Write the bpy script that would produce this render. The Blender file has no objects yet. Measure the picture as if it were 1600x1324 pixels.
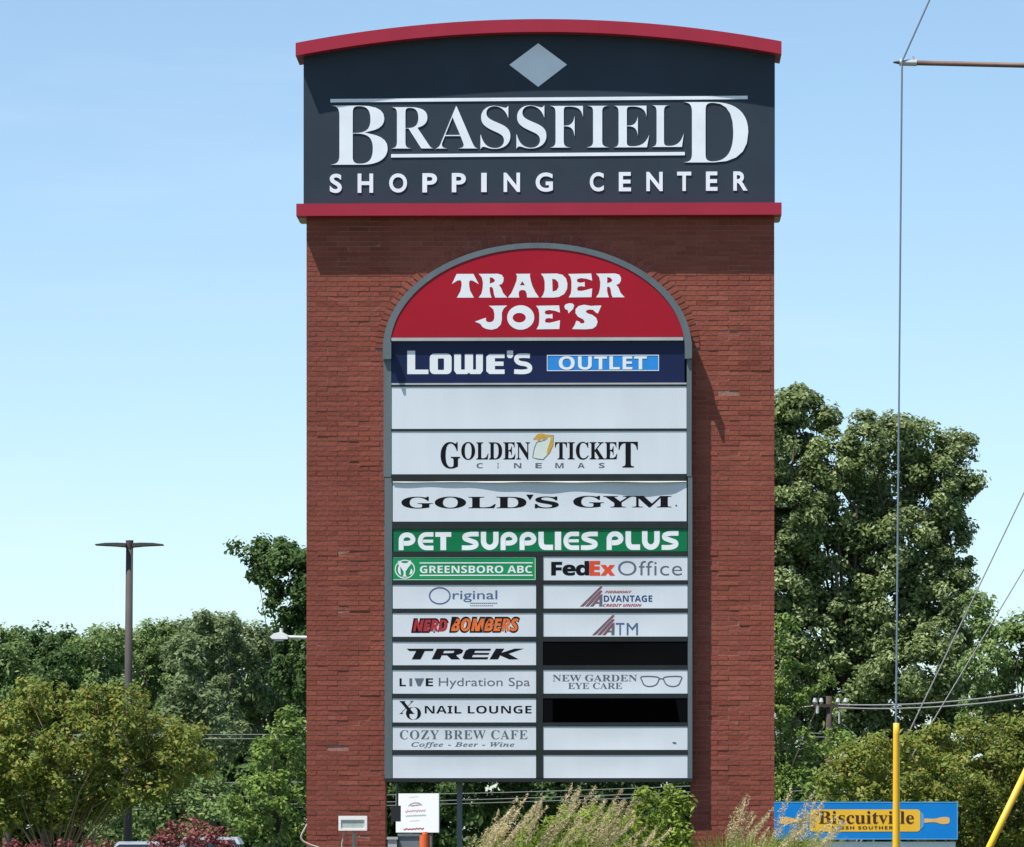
import bpy, bmesh, math, random
import numpy as np
from mathutils import Vector, Matrix
from mathutils.geometry import tessellate_polygon

random.seed(7)
RNG = np.random.default_rng(11)
scene = bpy.context.scene
COL = scene.collection
PI = math.pi

# ------------------------------------------------------------------ camera, sky, sun, exposure
K = 0.000125            # metres per photo pixel, per metre of distance
ZC = 1.65               # eye height
HY = 1293.0             # horizon row in the photograph
cam = bpy.data.cameras.new('camera')
cam.lens = 180.0
cam.sensor_width = 36.0
cam.shift_y = (HY - 662.0) / 1600.0
cam.clip_start = 0.5
cam.clip_end = 9000.0
cam_ob = bpy.data.objects.new('camera', cam)
COL.objects.link(cam_ob)
cam_ob.location = (0, 0, ZC)
cam_ob.rotation_euler = (PI / 2, 0, 0)
scene.camera = cam_ob

SUN = Vector((-38.0, -26.0, 93.0)).normalized()
elev = math.asin(SUN.z)
rot = math.atan2(SUN.x, SUN.y)
world = bpy.data.worlds.new('World')
scene.world = world
world.use_nodes = True
wn = world.node_tree
sky = wn.nodes.new('ShaderNodeTexSky')
sky.sky_type = 'NISHITA'
sky.sun_disc = False
sky.sun_elevation = elev
sky.sun_rotation = rot
sky.altitude = 200.0
sky.air_density = 0.7
sky.dust_density = 0.6
sky.ozone_density = 0.9
bg = wn.nodes['Background']
bg.inputs[1].default_value = 0.113
tint = wn.nodes.new('ShaderNodeMix'); tint.data_type = 'RGBA'; tint.blend_type = 'MULTIPLY'
tint.inputs[0].default_value = 1.0; tint.inputs[7].default_value = (1.01, 1.065, 1.02, 1)
wn.links.new(sky.outputs[0], tint.inputs[6]); 
# thin high cirrus, faint everywhere
wt = wn.nodes.new('ShaderNodeTexCoord'); wm = wn.nodes.new('ShaderNodeMapping'); wm.inputs['Scale'].default_value = (3.0, 3.0, 22.0)
wm.inputs['Location'].default_value = (0.4, 0.0, 0.35)
wz = wn.nodes.new('ShaderNodeTexNoise'); wz.inputs['Scale'].default_value = 2.2; wz.inputs['Detail'].default_value = 6; wz.inputs['Roughness'].default_value = 0.6
wr = wn.nodes.new('ShaderNodeMapRange'); wr.inputs[1].default_value = 0.56; wr.inputs[2].default_value = 0.82; wr.inputs[3].default_value = 0.0; wr.inputs[4].default_value = 0.09
wc = wn.nodes.new('ShaderNodeMix'); wc.data_type = 'RGBA'; wc.inputs[7].default_value = (7.2, 7.6, 8.0, 1)
wn.links.new(wt.outputs['Generated'], wm.inputs[0]); wn.links.new(wm.outputs[0], wz.inputs['Vector']); wn.links.new(wz.outputs[0], wr.inputs[0])
wn.links.new(wr.outputs[0], wc.inputs[0]); wn.links.new(tint.outputs[2], wc.inputs[6]); wn.links.new(wc.outputs[2], bg.inputs[0])

sun = bpy.data.lights.new('sun', 'SUN')
sun.energy = 5.0
sun.angle = math.radians(0.5)
sun.color = (1.0, 0.95, 0.87)
sun_ob = bpy.data.objects.new('sun', sun)
COL.objects.link(sun_ob)
sun_ob.rotation_euler = SUN.to_track_quat('Z', 'Y').to_euler()

vs = scene.view_settings
vs.view_transform = 'Standard'
vs.look = 'None'
vs.exposure = 0.62
vs.gamma = 1.0

# ------------------------------------------------------------------ helpers: tagging, meshes
def put(o, parent=None, label=None, cat=None, group=None, kind=None):
    COL.objects.link(o)
    if parent is not None:
        o.parent = parent
    if label: o['label'] = label
    if cat: o['category'] = cat
    if group: o['group'] = group
    if kind: o['kind'] = kind
    return o

def thing(name, loc, label, cat, group=None, rz=0.0):
    o = bpy.data.objects.new(name, None)
    o.empty_display_size = 0.2
    o.location = loc
    o.rotation_euler = (0, 0, rz)
    return put(o, None, label, cat, group)

def mesh(name, verts, faces, mat, parent=None, smooth=False, **kw):
    me = bpy.data.meshes.new(name)
    me.from_pydata([tuple(v) for v in verts], [], faces)
    if smooth:
        me.polygons.foreach_set('use_smooth', [True] * len(me.polygons))
    me.materials.append(mat)
    me.update()
    return put(bpy.data.objects.new(name, me), parent, **kw)

class MB:
    """collects simple solids for ONE mesh"""
    def __init__(s): s.v = []; s.f = []
    def add(s, v, f):
        n = len(s.v); s.v += [tuple(p) for p in v]; s.f += [tuple(i + n for i in q) for q in f]; return s
    def box(s, x0, x1, y0, y1, z0, z1):
        v = [(x0,y0,z0),(x1,y0,z0),(x1,y1,z0),(x0,y1,z0),(x0,y0,z1),(x1,y0,z1),(x1,y1,z1),(x0,y1,z1)]
        f = [(0,3,2,1),(4,5,6,7),(0,1,5,4),(1,2,6,5),(2,3,7,6),(3,0,4,7)]
        return s.add(v, f)
    def tube(s, pts, r, n=8, cap=True):
        pts = [Vector(p) for p in pts]
        rs = r if isinstance(r, (list, tuple)) else [r] * len(pts)
        base = len(s.v); prev = None
        for i, p in enumerate(pts):
            d = (pts[min(i + 1, len(pts) - 1)] - pts[max(i - 1, 0)])
            d.normalize()
            up = Vector((0, 0, 1)) if abs(d.z) < 0.9 else Vector((0, 1, 0))
            if prev is not None:
                a = prev - d * prev.dot(d)
                a = a.normalized() if a.length > 1e-6 else d.cross(up).normalized()
            else:
                a = d.cross(up).normalized()
            prev = a
            b = d.cross(a)
            for k in range(n):
                t = 2 * PI * k / n
                s.v.append(tuple(p + a * (rs[i] * math.cos(t)) + b * (rs[i] * math.sin(t))))
        for i in range(len(pts) - 1):
            for k in range(n):
                k2 = (k + 1) % n
                s.f.append((base + i*n + k, base + i*n + k2, base + (i+1)*n + k2, base + (i+1)*n + k))
        if cap:
            s.f.append(tuple(base + k for k in range(n))[::-1])
            s.f.append(tuple(base + (len(pts)-1)*n + k for k in range(n)))
        return s
    def prism(s, outline, y0, y1):
        """outline in (x,z), extruded along y"""
        n = len(outline); b = len(s.v)
        for y in (y0, y1):
            s.v += [(x, y, z) for x, z in outline]
        tri = tessellate_polygon([[Vector((x, z, 0)) for x, z in outline]])
        for t in tri:
            a, c, d = t
            s.f.append((b + a, b + c, b + d)); s.f.append((b + n + a, b + n + d, b + n + c))
        for i in range(n):
            j = (i + 1) % n
            s.f.append((b + i, b + j, b + n + j, b + n + i))
        return s
    def ribbon_solid(s, inner, outer, y0, y1):
        """closed-ended band between two (x,z) polylines, extruded along y"""
        n = len(inner); b = len(s.v)
        for y in (y0, y1):
            s.v += [(x, y, z) for x, z in inner] + [(x, y, z) for x, z in outer]
        I = lambda i, o, d: b + d * 2 * n + o * n + i
        for i in range(n - 1):
            s.f.append((I(i,0,0), I(i+1,0,0), I(i+1,1,0), I(i,1,0)))
            s.f.append((I(i,0,1), I(i,1,1), I(i+1,1,1), I(i+1,0,1)))
            s.f.append((I(i,1,0), I(i+1,1,0), I(i+1,1,1), I(i,1,1)))
            s.f.append((I(i,0,0), I(i,0,1), I(i+1,0,1), I(i+1,0,0)))
        for i in (0, n - 1):
            s.f.append((I(i,0,0), I(i,1,0), I(i,1,1), I(i,0,1)))
        return s
    def build(s, name, mat, parent=None, smooth=False, fix=True, **kw):
        o = mesh(name, s.v, s.f, mat, parent, smooth, **kw)
        if fix:
            bm = bmesh.new(); bm.from_mesh(o.data)
            bmesh.ops.recalc_face_normals(bm, faces=bm.faces)
            bm.to_mesh(o.data); bm.free()
        return o

def at(px, py, y):
    """world point seen at photo pixel (px,py) when it stands y metres away"""
    return Vector(((px - 800.0) * K * y, y, ZC + (HY - py) * K * y))

# ------------------------------------------------------------------ materials
def nodes(name):
    m = bpy.data.materials.new(name); m.use_nodes = True
    nt = m.node_tree
    return m, nt, nt.nodes['Principled BSDF'], nt.links

def flat(name, col, rough=0.5, var=0.12, scale=3.0, metal=0.0, bump=0.0, bscale=40.0, streak=False, spec=0.5):
    """painted / plastic / metal surface with faint uneven colour, wear and relief"""
    m, nt, p, L = nodes(name)
    tc = nt.nodes.new('ShaderNodeTexCoord')
    src = tc.outputs['Object']
    if streak:
        mp = nt.nodes.new('ShaderNodeMapping'); mp.inputs['Scale'].default_value = (1.0, 1.0, 0.12)
        L.new(src, mp.inputs[0]); src = mp.outputs[0]
    nz = nt.nodes.new('ShaderNodeTexNoise'); nz.inputs['Scale'].default_value = scale
    nz.inputs['Detail'].default_value = 6.0; nz.inputs['Roughness'].default_value = 0.65
    L.new(src, nz.inputs['Vector'])
    rp = nt.nodes.new('ShaderNodeValToRGB')
    rp.color_ramp.elements[0].position = 0.3; rp.color_ramp.elements[1].position = 0.72
    rp.color_ramp.elements[0].color = tuple(c * (1 - var) for c in col) + (1,)
    rp.color_ramp.elements[1].color = tuple(min(1, c * (1 + var * 0.6)) for c in col) + (1,)
    L.new(nz.outputs[0], rp.inputs[0]); L.new(rp.outputs[0], p.inputs['Base Color'])
    p.inputs['Roughness'].default_value = rough
    p.inputs['Metallic'].default_value = metal
    p.inputs['Specular IOR Level'].default_value = spec
    if bump:
        n2 = nt.nodes.new('ShaderNodeTexNoise'); n2.inputs['Scale'].default_value = bscale; n2.inputs['Detail'].default_value = 4
        L.new(tc.outputs['Object'], n2.inputs['Vector'])
        b = nt.nodes.new('ShaderNodeBump'); b.inputs['Strength'].default_value = bump; b.inputs['Distance'].default_value = 0.02
        L.new(n2.outputs[0], b.inputs['Height']); L.new(b.outputs[0], p.inputs['Normal'])
    return m

def brick_mat(name, per):
    """fired clay; per = 'object' or 'island' picks which random number tints each brick"""
    m, nt, p, L = nodes(name)
    if per == 'object':
        r = nt.nodes.new('ShaderNodeObjectInfo').outputs['Random']
    else:
        r = nt.nodes.new('ShaderNodeNewGeometry').outputs['Random Per Island']
    rp = nt.nodes.new('ShaderNodeValToRGB'); e = rp.color_ramp.elements
    e[0].position = 0.0; e[0].color = (0.218, 0.057, 0.040, 1)
    e[1].position = 1.0; e[1].color = (0.285, 0.084, 0.058, 1)
    for pos, c in ((0.15, (0.24, 0.065, 0.045, 1)), (0.5, (0.256, 0.071, 0.049, 1)), (0.85, (0.27, 0.077, 0.053, 1))):
        q = e.new(pos); q.color = c
    L.new(r, rp.inputs[0])
    g = nt.nodes.new('ShaderNodeNewGeometry')
    nz = nt.nodes.new('ShaderNodeTexNoise'); nz.inputs['Scale'].default_value = 1.1; nz.inputs['Detail'].default_value = 5
    mp = nt.nodes.new('ShaderNodeMapping'); mp.inputs['Scale'].default_value = (1.6, 1.6, 0.35)
    L.new(g.outputs['Position'], mp.inputs[0]); L.new(mp.outputs[0], nz.inputs['Vector'])
    # weathering: broad darker and paler zones
    mr = nt.nodes.new('ShaderNodeMapRange'); mr.inputs[1].default_value = 0.3; mr.inputs[2].default_value = 0.75
    mr.inputs[3].default_value = 0.82; mr.inputs[4].default_value = 1.12
    L.new(nz.outputs[0], mr.inputs[0])
    mx = nt.nodes.new('ShaderNodeMix'); mx.data_type = 'RGBA'; mx.blend_type = 'MULTIPLY'; mx.inputs[0].default_value = 1.0
    L.new(rp.outputs[0], mx.inputs[6]); L.new(mr.outputs[0], mx.inputs[7])
    # lime bloom in small patches
    n2 = nt.nodes.new('ShaderNodeTexNoise'); n2.inputs['Scale'].default_value = 2.3; n2.inputs['Detail'].default_value = 8; n2.inputs['Roughness'].default_value = 0.7
    L.new(g.outputs['Position'], n2.inputs['Vector'])
    mr2 = nt.nodes.new('ShaderNodeMapRange'); mr2.inputs[1].default_value = 0.64; mr2.inputs[2].default_value = 0.78
    mr2.inputs[3].default_value = 0.0; mr2.inputs[4].default_value = 0.45
    L.new(n2.outputs[0], mr2.inputs[0])
    mx2 = nt.nodes.new('ShaderNodeMix'); mx2.data_type = 'RGBA'
    L.new(mr2.outputs[0], mx2.inputs[0]); L.new(mx.outputs[2], mx2.inputs[6]); mx2.inputs[7].default_value = (0.42, 0.30, 0.26, 1)
    L.new(mx2.outputs[2], p.inputs['Base Color'])
    p.inputs['Roughness'].default_value = 0.9
    p.inputs['Specular IOR Level'].default_value = 0.2
    n3 = nt.nodes.new('ShaderNodeTexNoise'); n3.inputs['Scale'].default_value = 22; n3.inputs['Detail'].default_value = 4
    L.new(g.outputs['Position'], n3.inputs['Vector'])
    b = nt.nodes.new('ShaderNodeBump'); b.inputs['Strength'].default_value = 0.5; b.inputs['Distance'].default_value = 0.012
    L.new(n3.outputs[0], b.inputs['Height']); L.new(b.outputs[0], p.inputs['Normal'])
    return m

def leaf_mat(name, c0, c1, c2=None, trans=0.35, rough=0.5):
    m, nt, p, L = nodes(name)
    g = nt.nodes.new('ShaderNodeNewGeometry')
    rp = nt.nodes.new('ShaderNodeValToRGB'); e = rp.color_ramp.elements
    e[0].color = c0 + (1,); e[1].color = c1 + (1,); e[1].position = 0.75 if c2 else 1.0
    if c2:
        q = e.new(1.0); q.color = c2 + (1,)
    L.new(g.outputs['Random Per Island'], rp.inputs[0])
    nz = nt.nodes.new('ShaderNodeTexNoise'); nz.inputs['Scale'].default_value = 0.6; nz.inputs['Detail'].default_value = 3
    L.new(g.outputs['Position'], nz.inputs['Vector'])
    mr = nt.nodes.new('ShaderNodeMapRange'); mr.inputs[1].default_value = 0.3; mr.inputs[2].default_value = 0.7
    mr.inputs[3].default_value = 0.8; mr.inputs[4].default_value = 1.2
    L.new(nz.outputs[0], mr.inputs[0])
    mx = nt.nodes.new('ShaderNodeMix'); mx.data_type = 'RGBA'; mx.blend_type = 'MULTIPLY'; mx.inputs[0].default_value = 1.0
    L.new(rp.outputs[0], mx.inputs[6]); L.new(mr.outputs[0], mx.inputs[7])
    L.new(mx.outputs[2], p.inputs['Base Color'])
    p.inputs['Roughness'].default_value = rough
    p.inputs['Specular IOR Level'].default_value = 0.18
    t = nt.nodes.new('ShaderNodeBsdfTranslucent'); L.new(mx.outputs[2], t.inputs[0])
    ms = nt.nodes.new('ShaderNodeMixShader'); ms.inputs[0].default_value = trans
    L.new(p.outputs[0], ms.inputs[1]); L.new(t.outputs[0], ms.inputs[2])
    L.new(ms.outputs[0], nt.nodes['Material Output'].inputs[0])
    return m

M = {}
M['brick_o'] = brick_mat('clay_brick', 'object')
M['brick_i'] = brick_mat('clay_brick_wall', 'island')
M['mortar'] = flat('mortar', (0.29, 0.155, 0.125), 0.95, 0.2, 6, bump=0.3)
M['trim'] = flat('crimson_metal', (0.36, 0.024, 0.05), 0.5, 0.10, 1.5, streak=True, spec=0.25)
M['soffit'] = flat('pale_soffit', (0.55, 0.45, 0.42), 0.8, 0.1)
M['navy'] = flat('navy_face', (0.028, 0.042, 0.064), 0.6, 0.15, 1.2, spec=0.25)
M['letter'] = flat('silver_white_letter', (0.80, 0.85, 0.93), 0.4, 0.08, 2.5)
M['frame'] = flat('grey_aluminium', (0.115, 0.145, 0.165), 0.5, 0.25, 2.5, streak=True, spec=0.35)
M['dark'] = flat('dark_bronze_metal', (0.019, 0.025, 0.027), 0.6, 0.25, 3, spec=0.25)
M['light_bar'] = flat('pale_aluminium', (0.42, 0.43, 0.44), 0.4, 0.15, 3)
M['panel'] = flat('white_acrylic', (0.645, 0.695, 0.76), 0.35, 0.09, 1.2, streak=True, spec=0.3)
M['red_panel'] = flat('red_acrylic', (0.36, 0.008, 0.022), 0.35, 0.08, 1.5, spec=0.2)
M['navy_panel'] = flat('navy_acrylic', (0.010, 0.018, 0.07), 0.35, 0.1, 1.5, spec=0.2)
M['green_panel'] = flat('green_acrylic', (0.004, 0.17, 0.065), 0.35, 0.08, 2, spec=0.2)
M['green2_panel'] = flat('bright_green_acrylic', (0.012, 0.27, 0.10), 0.35, 0.08, 2, spec=0.2)
M['black_panel'] = flat('black_sheet', (0.003, 0.003, 0.0035), 0.8, 0.3, 2, spec=0.05)
M['pure_black'] = flat('matt_black_patch', (0.0008, 0.0008, 0.0009), 0.9, 0.2, spec=0.0)
M['white_print'] = flat('white_print', (0.76, 0.79, 0.84), 0.5, 0.03)
M['black_print'] = flat('black_print', (0.004, 0.005, 0.009), 0.7, 0.1, spec=0.15)
M['grey_print'] = flat('grey_print', (0.10, 0.125, 0.16), 0.5, 0.1)
M['blue_print'] = flat('slate_blue_print', (0.07, 0.12, 0.26), 0.5, 0.1)
M['deep_blue'] = flat('deep_blue_print', (0.015, 0.05, 0.19), 0.5, 0.1)
M['sky_blue'] = flat('sky_blue_print', (0.015, 0.24, 0.68), 0.45, 0.08)
M['red_print'] = flat('red_print', (0.42, 0.015, 0.02), 0.5, 0.1)
M['maroon'] = flat('maroon_print', (0.16, 0.022, 0.045), 0.5, 0.1)
M['orange_print'] = flat('orange_print', (0.75, 0.15, 0.02), 0.5, 0.1)
M['orange_red'] = flat('orange_red_print', (0.70, 0.06, 0.015), 0.5, 0.1)
M['gold_print'] = flat('gold_print', (0.62, 0.36, 0.04), 0.5, 0.2, 30)
M['pale_green'] = flat('pale_ticket', (0.62, 0.70, 0.66), 0.5, 0.05)
M['mint_print'] = flat('mint_print', (0.62, 0.80, 0.70), 0.5, 0.05)

# ------------------------------------------------------------------ lettering
def uni(t, base):
    return ''.join(chr(base + ord(c) - 65) if 'A' <= c <= 'Z' else chr(base + 26 + ord(c) - 97) if 'a' <= c <= 'z' else c for c in t)
FONT = {'sans': 0, 'serif': 0x1D400, 'bold': 0x1D5D4, 'bolditalic': 0x1D63C, 'slab': 0x1D670, 'italic': 0x1D434}

def text_geo(txt, font='sans', offset=0.0, space=1.0, shear=0.0, extrude=0.0):
    c = bpy.data.curves.new('glyphs', 'FONT')
    c.body = uni(txt, FONT[font]) if FONT[font] else txt
    c.offset = offset; c.space_character = space; c.shear = shear; c.extrude = extrude
    c.resolution_u = 5
    o = bpy.data.objects.new('glyphs', c); COL.objects.link(o)
    dg = bpy.context.evaluated_depsgraph_get()
    me = bpy.data.meshes.new_from_object(o.evaluated_get(dg))
    n = len(me.vertices)
    v = np.empty(n * 3); me.vertices.foreach_get('co', v); v = v.reshape(-1, 3)
    f = [tuple(p.vertices) for p in me.polygons]
    bpy.data.objects.remove(o); bpy.data.curves.remove(c); bpy.data.meshes.remove(me)
    v[:, :2] -= v[:, :2].min(0)
    v[:, :2] /= np.maximum(v[:, :2].max(0), 1e-6)
    return v, f

class Print:
    """flat print (or raised letters) collected in photo pixels, one mesh; y = plane in sign space"""
    def __init__(s): s.v = []; s.f = []        # (px,py,depth)
    def add(s, v, f):
        n = len(s.v); s.v += v; s.f += [tuple(i + n for i in q) for q in f]; return s
    def text(s, txt, x0, y0, x1, y1, font='sans', offset=0.0, space=1.0, shear=0.0):
        v, f = text_geo(txt, font, offset, space, shear)
        return s.add([(x0 + a * (x1 - x0), y1 - b * (y1 - y0), 0.0) for a, b, _ in v], f)
    def poly(s, pts, holes=()):
        loops = [list(pts)] + [list(h) for h in holes]
        allp = [p for l in loops for p in l]
        tri = tessellate_polygon([[Vector((x, -y, 0)) for x, y in l] for l in loops])
        return s.add([(x, y, 0.0) for x, y in allp], [tuple(t) for t in tri])
    def rect(s, x0, y0, x1, y1): return s.poly([(x0, y0), (x1, y0), (x1, y1), (x0, y1)])
    def stroke(s, pts, w, closed=False):
        n = len(pts); L = []; R = []
        for i in range(n):
            a = pts[(i - 1) % n] if (closed or i > 0) else pts[i]
            b = pts[(i + 1) % n] if (closed or i < n - 1) else pts[i]
            dx, dy = b[0] - a[0], b[1] - a[1]; l = math.hypot(dx, dy) or 1
            nx, ny = -dy / l * w / 2, dx / l * w / 2
            L.append((pts[i][0] + nx, pts[i][1] + ny, 0.0)); R.append((pts[i][0] - nx, pts[i][1] - ny, 0.0))
        f = [(i, (i + 1) % n, n + (i + 1) % n, n + i) for i in range(n if closed else n - 1)]
        return s.add(L + R, f)
    def build(s, name, mat, parent, y, bend=None, **kw):
        v = []
        for px, py, d in s.v:
            yy = y + d + (bend(px, py) if bend else 0.0)
            v.append(SL(px, py, yy))
        o = mesh(name, v, s.f, mat, parent, **kw)
        bm = bmesh.new(); bm.from_mesh(o.data)
        bmesh.ops.recalc_face_normals(bm, faces=bm.faces)
        for f in bm.faces:
            if f.normal.y > 0: f.normal_flip()
        bm.to_mesh(o.data); bm.free()
        return o

def arc(cx, cy, rx, ry, a0, a1, n=24):
    return [(cx + rx * math.cos(math.radians(a0 + (a1 - a0) * i / n)), cy - ry * math.sin(math.radians(a0 + (a1 - a0) * i / n))) for i in range(n + 1)]
def ell(cx, cy, rx, ry, n=40): return arc(cx, cy, rx, ry, 0, 360 - 360 / n, n - 1)
def rrect(x0, y0, x1, y1, r, n=5):
    return arc(x1 - r, y0 + r, r, r, 90, 0, n) + arc(x1 - r, y1 - r, r, r, 0, -90, n) + arc(x0 + r, y1 - r, r, r, -90, -180, n) + arc(x0 + r, y0 + r, r, r, 180, 90, n)
def catmull(p, n=4, closed=False):
    out = []; m = len(p)
    for i in range(m if closed else m - 1):
        a, b, c, d = (p[(i + k) % m] if closed else p[min(max(i + k, 0), m - 1)] for k in (-1, 0, 1, 2))
        for j in range(n):
            t = j / n
            out.append(tuple(0.5 * (2*b[q] + (c[q]-a[q])*t + (2*a[q]-5*b[q]+4*c[q]-d[q])*t*t + (3*b[q]-a[q]-3*c[q]+d[q])*t**3) for q in range(2)))
    if not closed: out.append(tuple(p[-1]))
    return out

# ------------------------------------------------------------------ the setting: ground, road, kerb, parking lot
def ground_mat(name, c0, c1, s1, s2, bump=0.3):
    m, nt, p, L = nodes(name)
    g = nt.nodes.new('ShaderNodeNewGeometry')
    a = nt.nodes.new('ShaderNodeTexNoise'); a.inputs['Scale'].default_value = s1; a.inputs['Detail'].default_value = 8
    b = nt.nodes.new('ShaderNodeTexNoise'); b.inputs['Scale'].default_value = s2; b.inputs['Detail'].default_value = 4
    for q in (a, b): L.new(g.outputs['Position'], q.inputs['Vector'])
    ad = nt.nodes.new('ShaderNodeMath'); ad.operation = 'ADD'; L.new(a.outputs[0], ad.inputs[0]); L.new(b.outputs[0], ad.inputs[1])
    h = nt.nodes.new('ShaderNodeMath'); h.operation = 'MULTIPLY'; h.inputs[1].default_value = 0.5; L.new(ad.outputs[0], h.inputs[0])
    r = nt.nodes.new('ShaderNodeValToRGB'); r.color_ramp.elements[0].position = 0.35; r.color_ramp.elements[1].position = 0.65
    r.color_ramp.elements[0].color = c0 + (1,); r.color_ramp.elements[1].color = c1 + (1,)
    L.new(h.outputs[0], r.inputs[0]); L.new(r.outputs[0], p.inputs['Base Color']); p.inputs['Roughness'].default_value = 0.9
    bu = nt.nodes.new('ShaderNodeBump'); bu.inputs['Strength'].default_value = bump; L.new(b.outputs[0], bu.inputs['Height']); L.new(bu.outputs[0], p.inputs['Normal'])
    return m
M['grass'] = ground_mat('lawn', (0.035, 0.06, 0.018), (0.075, 0.10, 0.03), 0.3, 40)
M['asphalt'] = ground_mat('asphalt', (0.04, 0.04, 0.042), (0.065, 0.064, 0.062), 0.5, 60)
M['concrete'] = flat('concrete', (0.36, 0.35, 0.33), 0.9, 0.15, 2, bump=0.2)
M['mulch'] = ground_mat('mulch', (0.045, 0.022, 0.014), (0.09, 0.045, 0.028), 2, 60, 0.6)
M['paint'] = flat('road_paint', (0.75, 0.75, 0.72), 0.8, 0.2, 4)
M['ypaint'] = flat('yellow_road_paint', (0.62, 0.40, 0.04), 0.8, 0.2, 4)

def sheet(name, x0, x1, y0, y1, z, mat, **kw):
    return mesh(name, [(x0,y0,z),(x1,y0,z),(x1,y1,z),(x0,y1,z)], [(0,1,2,3)], mat, **kw)
sheet('ground', -4000, 4000, -3000, 6000, 0.0, M['grass'], kind='structure')
sheet('road', -400, 400, -14, 38, 0.004, M['asphalt'], kind='structure')
MB().box(-400, 400, 38, 38.2, -0.05, 0.14).build('kerb', M['concrete'], kind='structure')
for i in range(3):
    sheet('lane_marking', -400, 400, 4 + i * 11, 4.12 + i * 11, 0.008, M['ypaint' if i == 1 else 'paint'], kind='structure')
sheet('parking_lot', -120, 120, 92, 165, 0.004, M['asphalt'], kind='structure')
mb = MB()
for i in range(40):
    x = -60 + i * 2.75
    mb.v += [(x, 98, 0.008), (x + 0.1, 98, 0.008), (x + 0.1, 103.5, 0.008), (x, 103.5, 0.008)]
    n = len(mb.v); mb.f.append((n-4, n-3, n-2, n-1))
mb.build('bay_markings', M['paint'], fix=False, kind='structure')
sheet('planting_bed', -7, 8, 55.5, 62.5, 0.004, M['mulch'], kind='structure')

# ------------------------------------------------------------------ the pylon sign
SY = 60.0
root_pos = at(843, HY, SY); root_pos.z = 0.0
sign = thing('pylon_sign', root_pos, 'tall red brick shopping centre pylon sign with arched crimson cap and tenant panels', 'sign', rz=math.radians(-1.2))
def SL(px, py, y):
    """photo pixel on the plane y (world distance) -> sign space"""
    p = at(px, py, y); return (p.x - root_pos.x, y - SY, p.z)
def sx(px, y=SY): return SL(px, 0, y)[0]
def sz(py, y=SY): return SL(0, py, y)[2]

# brick wall: mortar core with an arched opening, bricks set proud of it
XL, XR, OL, OR = sx(478.5), sx(1209.5), sx(602), sx(1079)
ZT, ZSPR = sz(338), sz(545)
ecx = sx(840)
def ellz(a, b, x):
    t = 1 - ((x - ecx) / a) ** 2
    return ZSPR + b * math.sqrt(t) if t > 0 else None
S = K * SY
EA, EB = 239 * S, 164 * S         # opening
VA, VB = 253 * S, 178 * S         # outside of the brick arch ring
WD = 0.42
REC = 0.005
core = []
core += [(XL + REC, -0.1), (XL + REC, ZT), (XR - REC, ZT), (XR - REC, -0.1), (OR + REC, -0.1), (OR + REC, ZSPR)]
core += [(ecx + (EA + REC) * math.cos(t), ZSPR + (EB + REC) * math.sin(t)) for t in np.linspace(0.02, PI - 0.02, 41)]
core += [(OL - REC, ZSPR), (OL - REC, -0.1)]
pillar = MB().prism(core, REC, WD - REC).build('brick_pillar', M['mortar'], sign)

CH, BL, J = 7.8 * S, 33 * S, 0.0095
ncourse = int((ZT + 0.1) / CH)
full = []      # (x,z) of whole stretchers in view
rest = MB()
def brick_box(x0, x1, z0, z1, y0, y1):
    rest.box(x0, x1, y0, y1, z0, z1)
def clip_runs(z0, z1):
    """free runs of wall along a course, outside the arch ring and opening"""
    zb = z0
    if z1 <= ZSPR:
        w = OR - ecx
        return [(XL, OL), (OR, XR)]
    zz = max(z1 - 0.012, ZSPR)
    if zz >= ZSPR + VB: return [(XL, XR)]
    h = VA * math.sqrt(max(0, 1 - ((zz - ZSPR) / VB) ** 2))
    return [(XL, ecx - h - 0.004), (ecx + h + 0.004, XR)]
for c in range(ncourse):
    z1 = ZT - c * CH - J * 0.5; z0 = z1 - CH + J
    if z0 < -0.1: break
    shift = (0.5 if c % 2 else 0.0) * BL
    for (a, b) in clip_runs(z0, z1):
        x = XL - shift
        while x < b:
            x0, x1 = max(x, a), min(x + BL - J, b)
            if x1 - x0 > 0.02:
                whole = abs((x1 - x0) - (BL - J)) < 1e-6
                if whole and a + 0.001 < x0 and x1 < b - 0.001:
                    full.append((x0 + (BL - J) / 2, z0 + (CH - J) / 2))
                else:
                    d = random.uniform(-0.003, 0.002)
                    edge = x0 <= XL + 1e-6 or x1 >= XR - 1e-6
                    brick_box(x0, x1, z0, z1, d, (0.12 if edge else 0.05) + d * 0)
            x += BL
    # sides and jambs of the wall, three stretchers deep
    for k, (xa, xb) in enumerate(((XL - 0.001, XL + 0.05), (XR - 0.05, XR + 0.001), (OL - 0.05, OL + 0.001), (OR - 0.001, OR + 0.05))):
        if k > 1 and z1 > ZSPR: continue
        y = 0.125 if k < 2 else 0.06
        while y < WD - 0.02:
            y1 = min(y + (0.17 if c % 2 else 0.2), WD)
            brick_box(xa, xb, z0, z1, y, y1 - J); y = y1
full.sort(key=lambda p: -p[1])
one = bpy.data.meshes.new('brick')
hb, hc = (BL - J) / 2, (CH - J) / 2
t_ = MB().box(-hb, hb, 0, 0.05, -hc, hc)
one.from_pydata(t_.v, [], t_.f); one.materials.append(M['brick_o']); one.update()
def brick_pose():
    return random.gauss(-0.001, 0.0022), random.gauss(0, 0.006), random.gauss(0, 0.022), random.gauss(0, 0.007)
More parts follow.
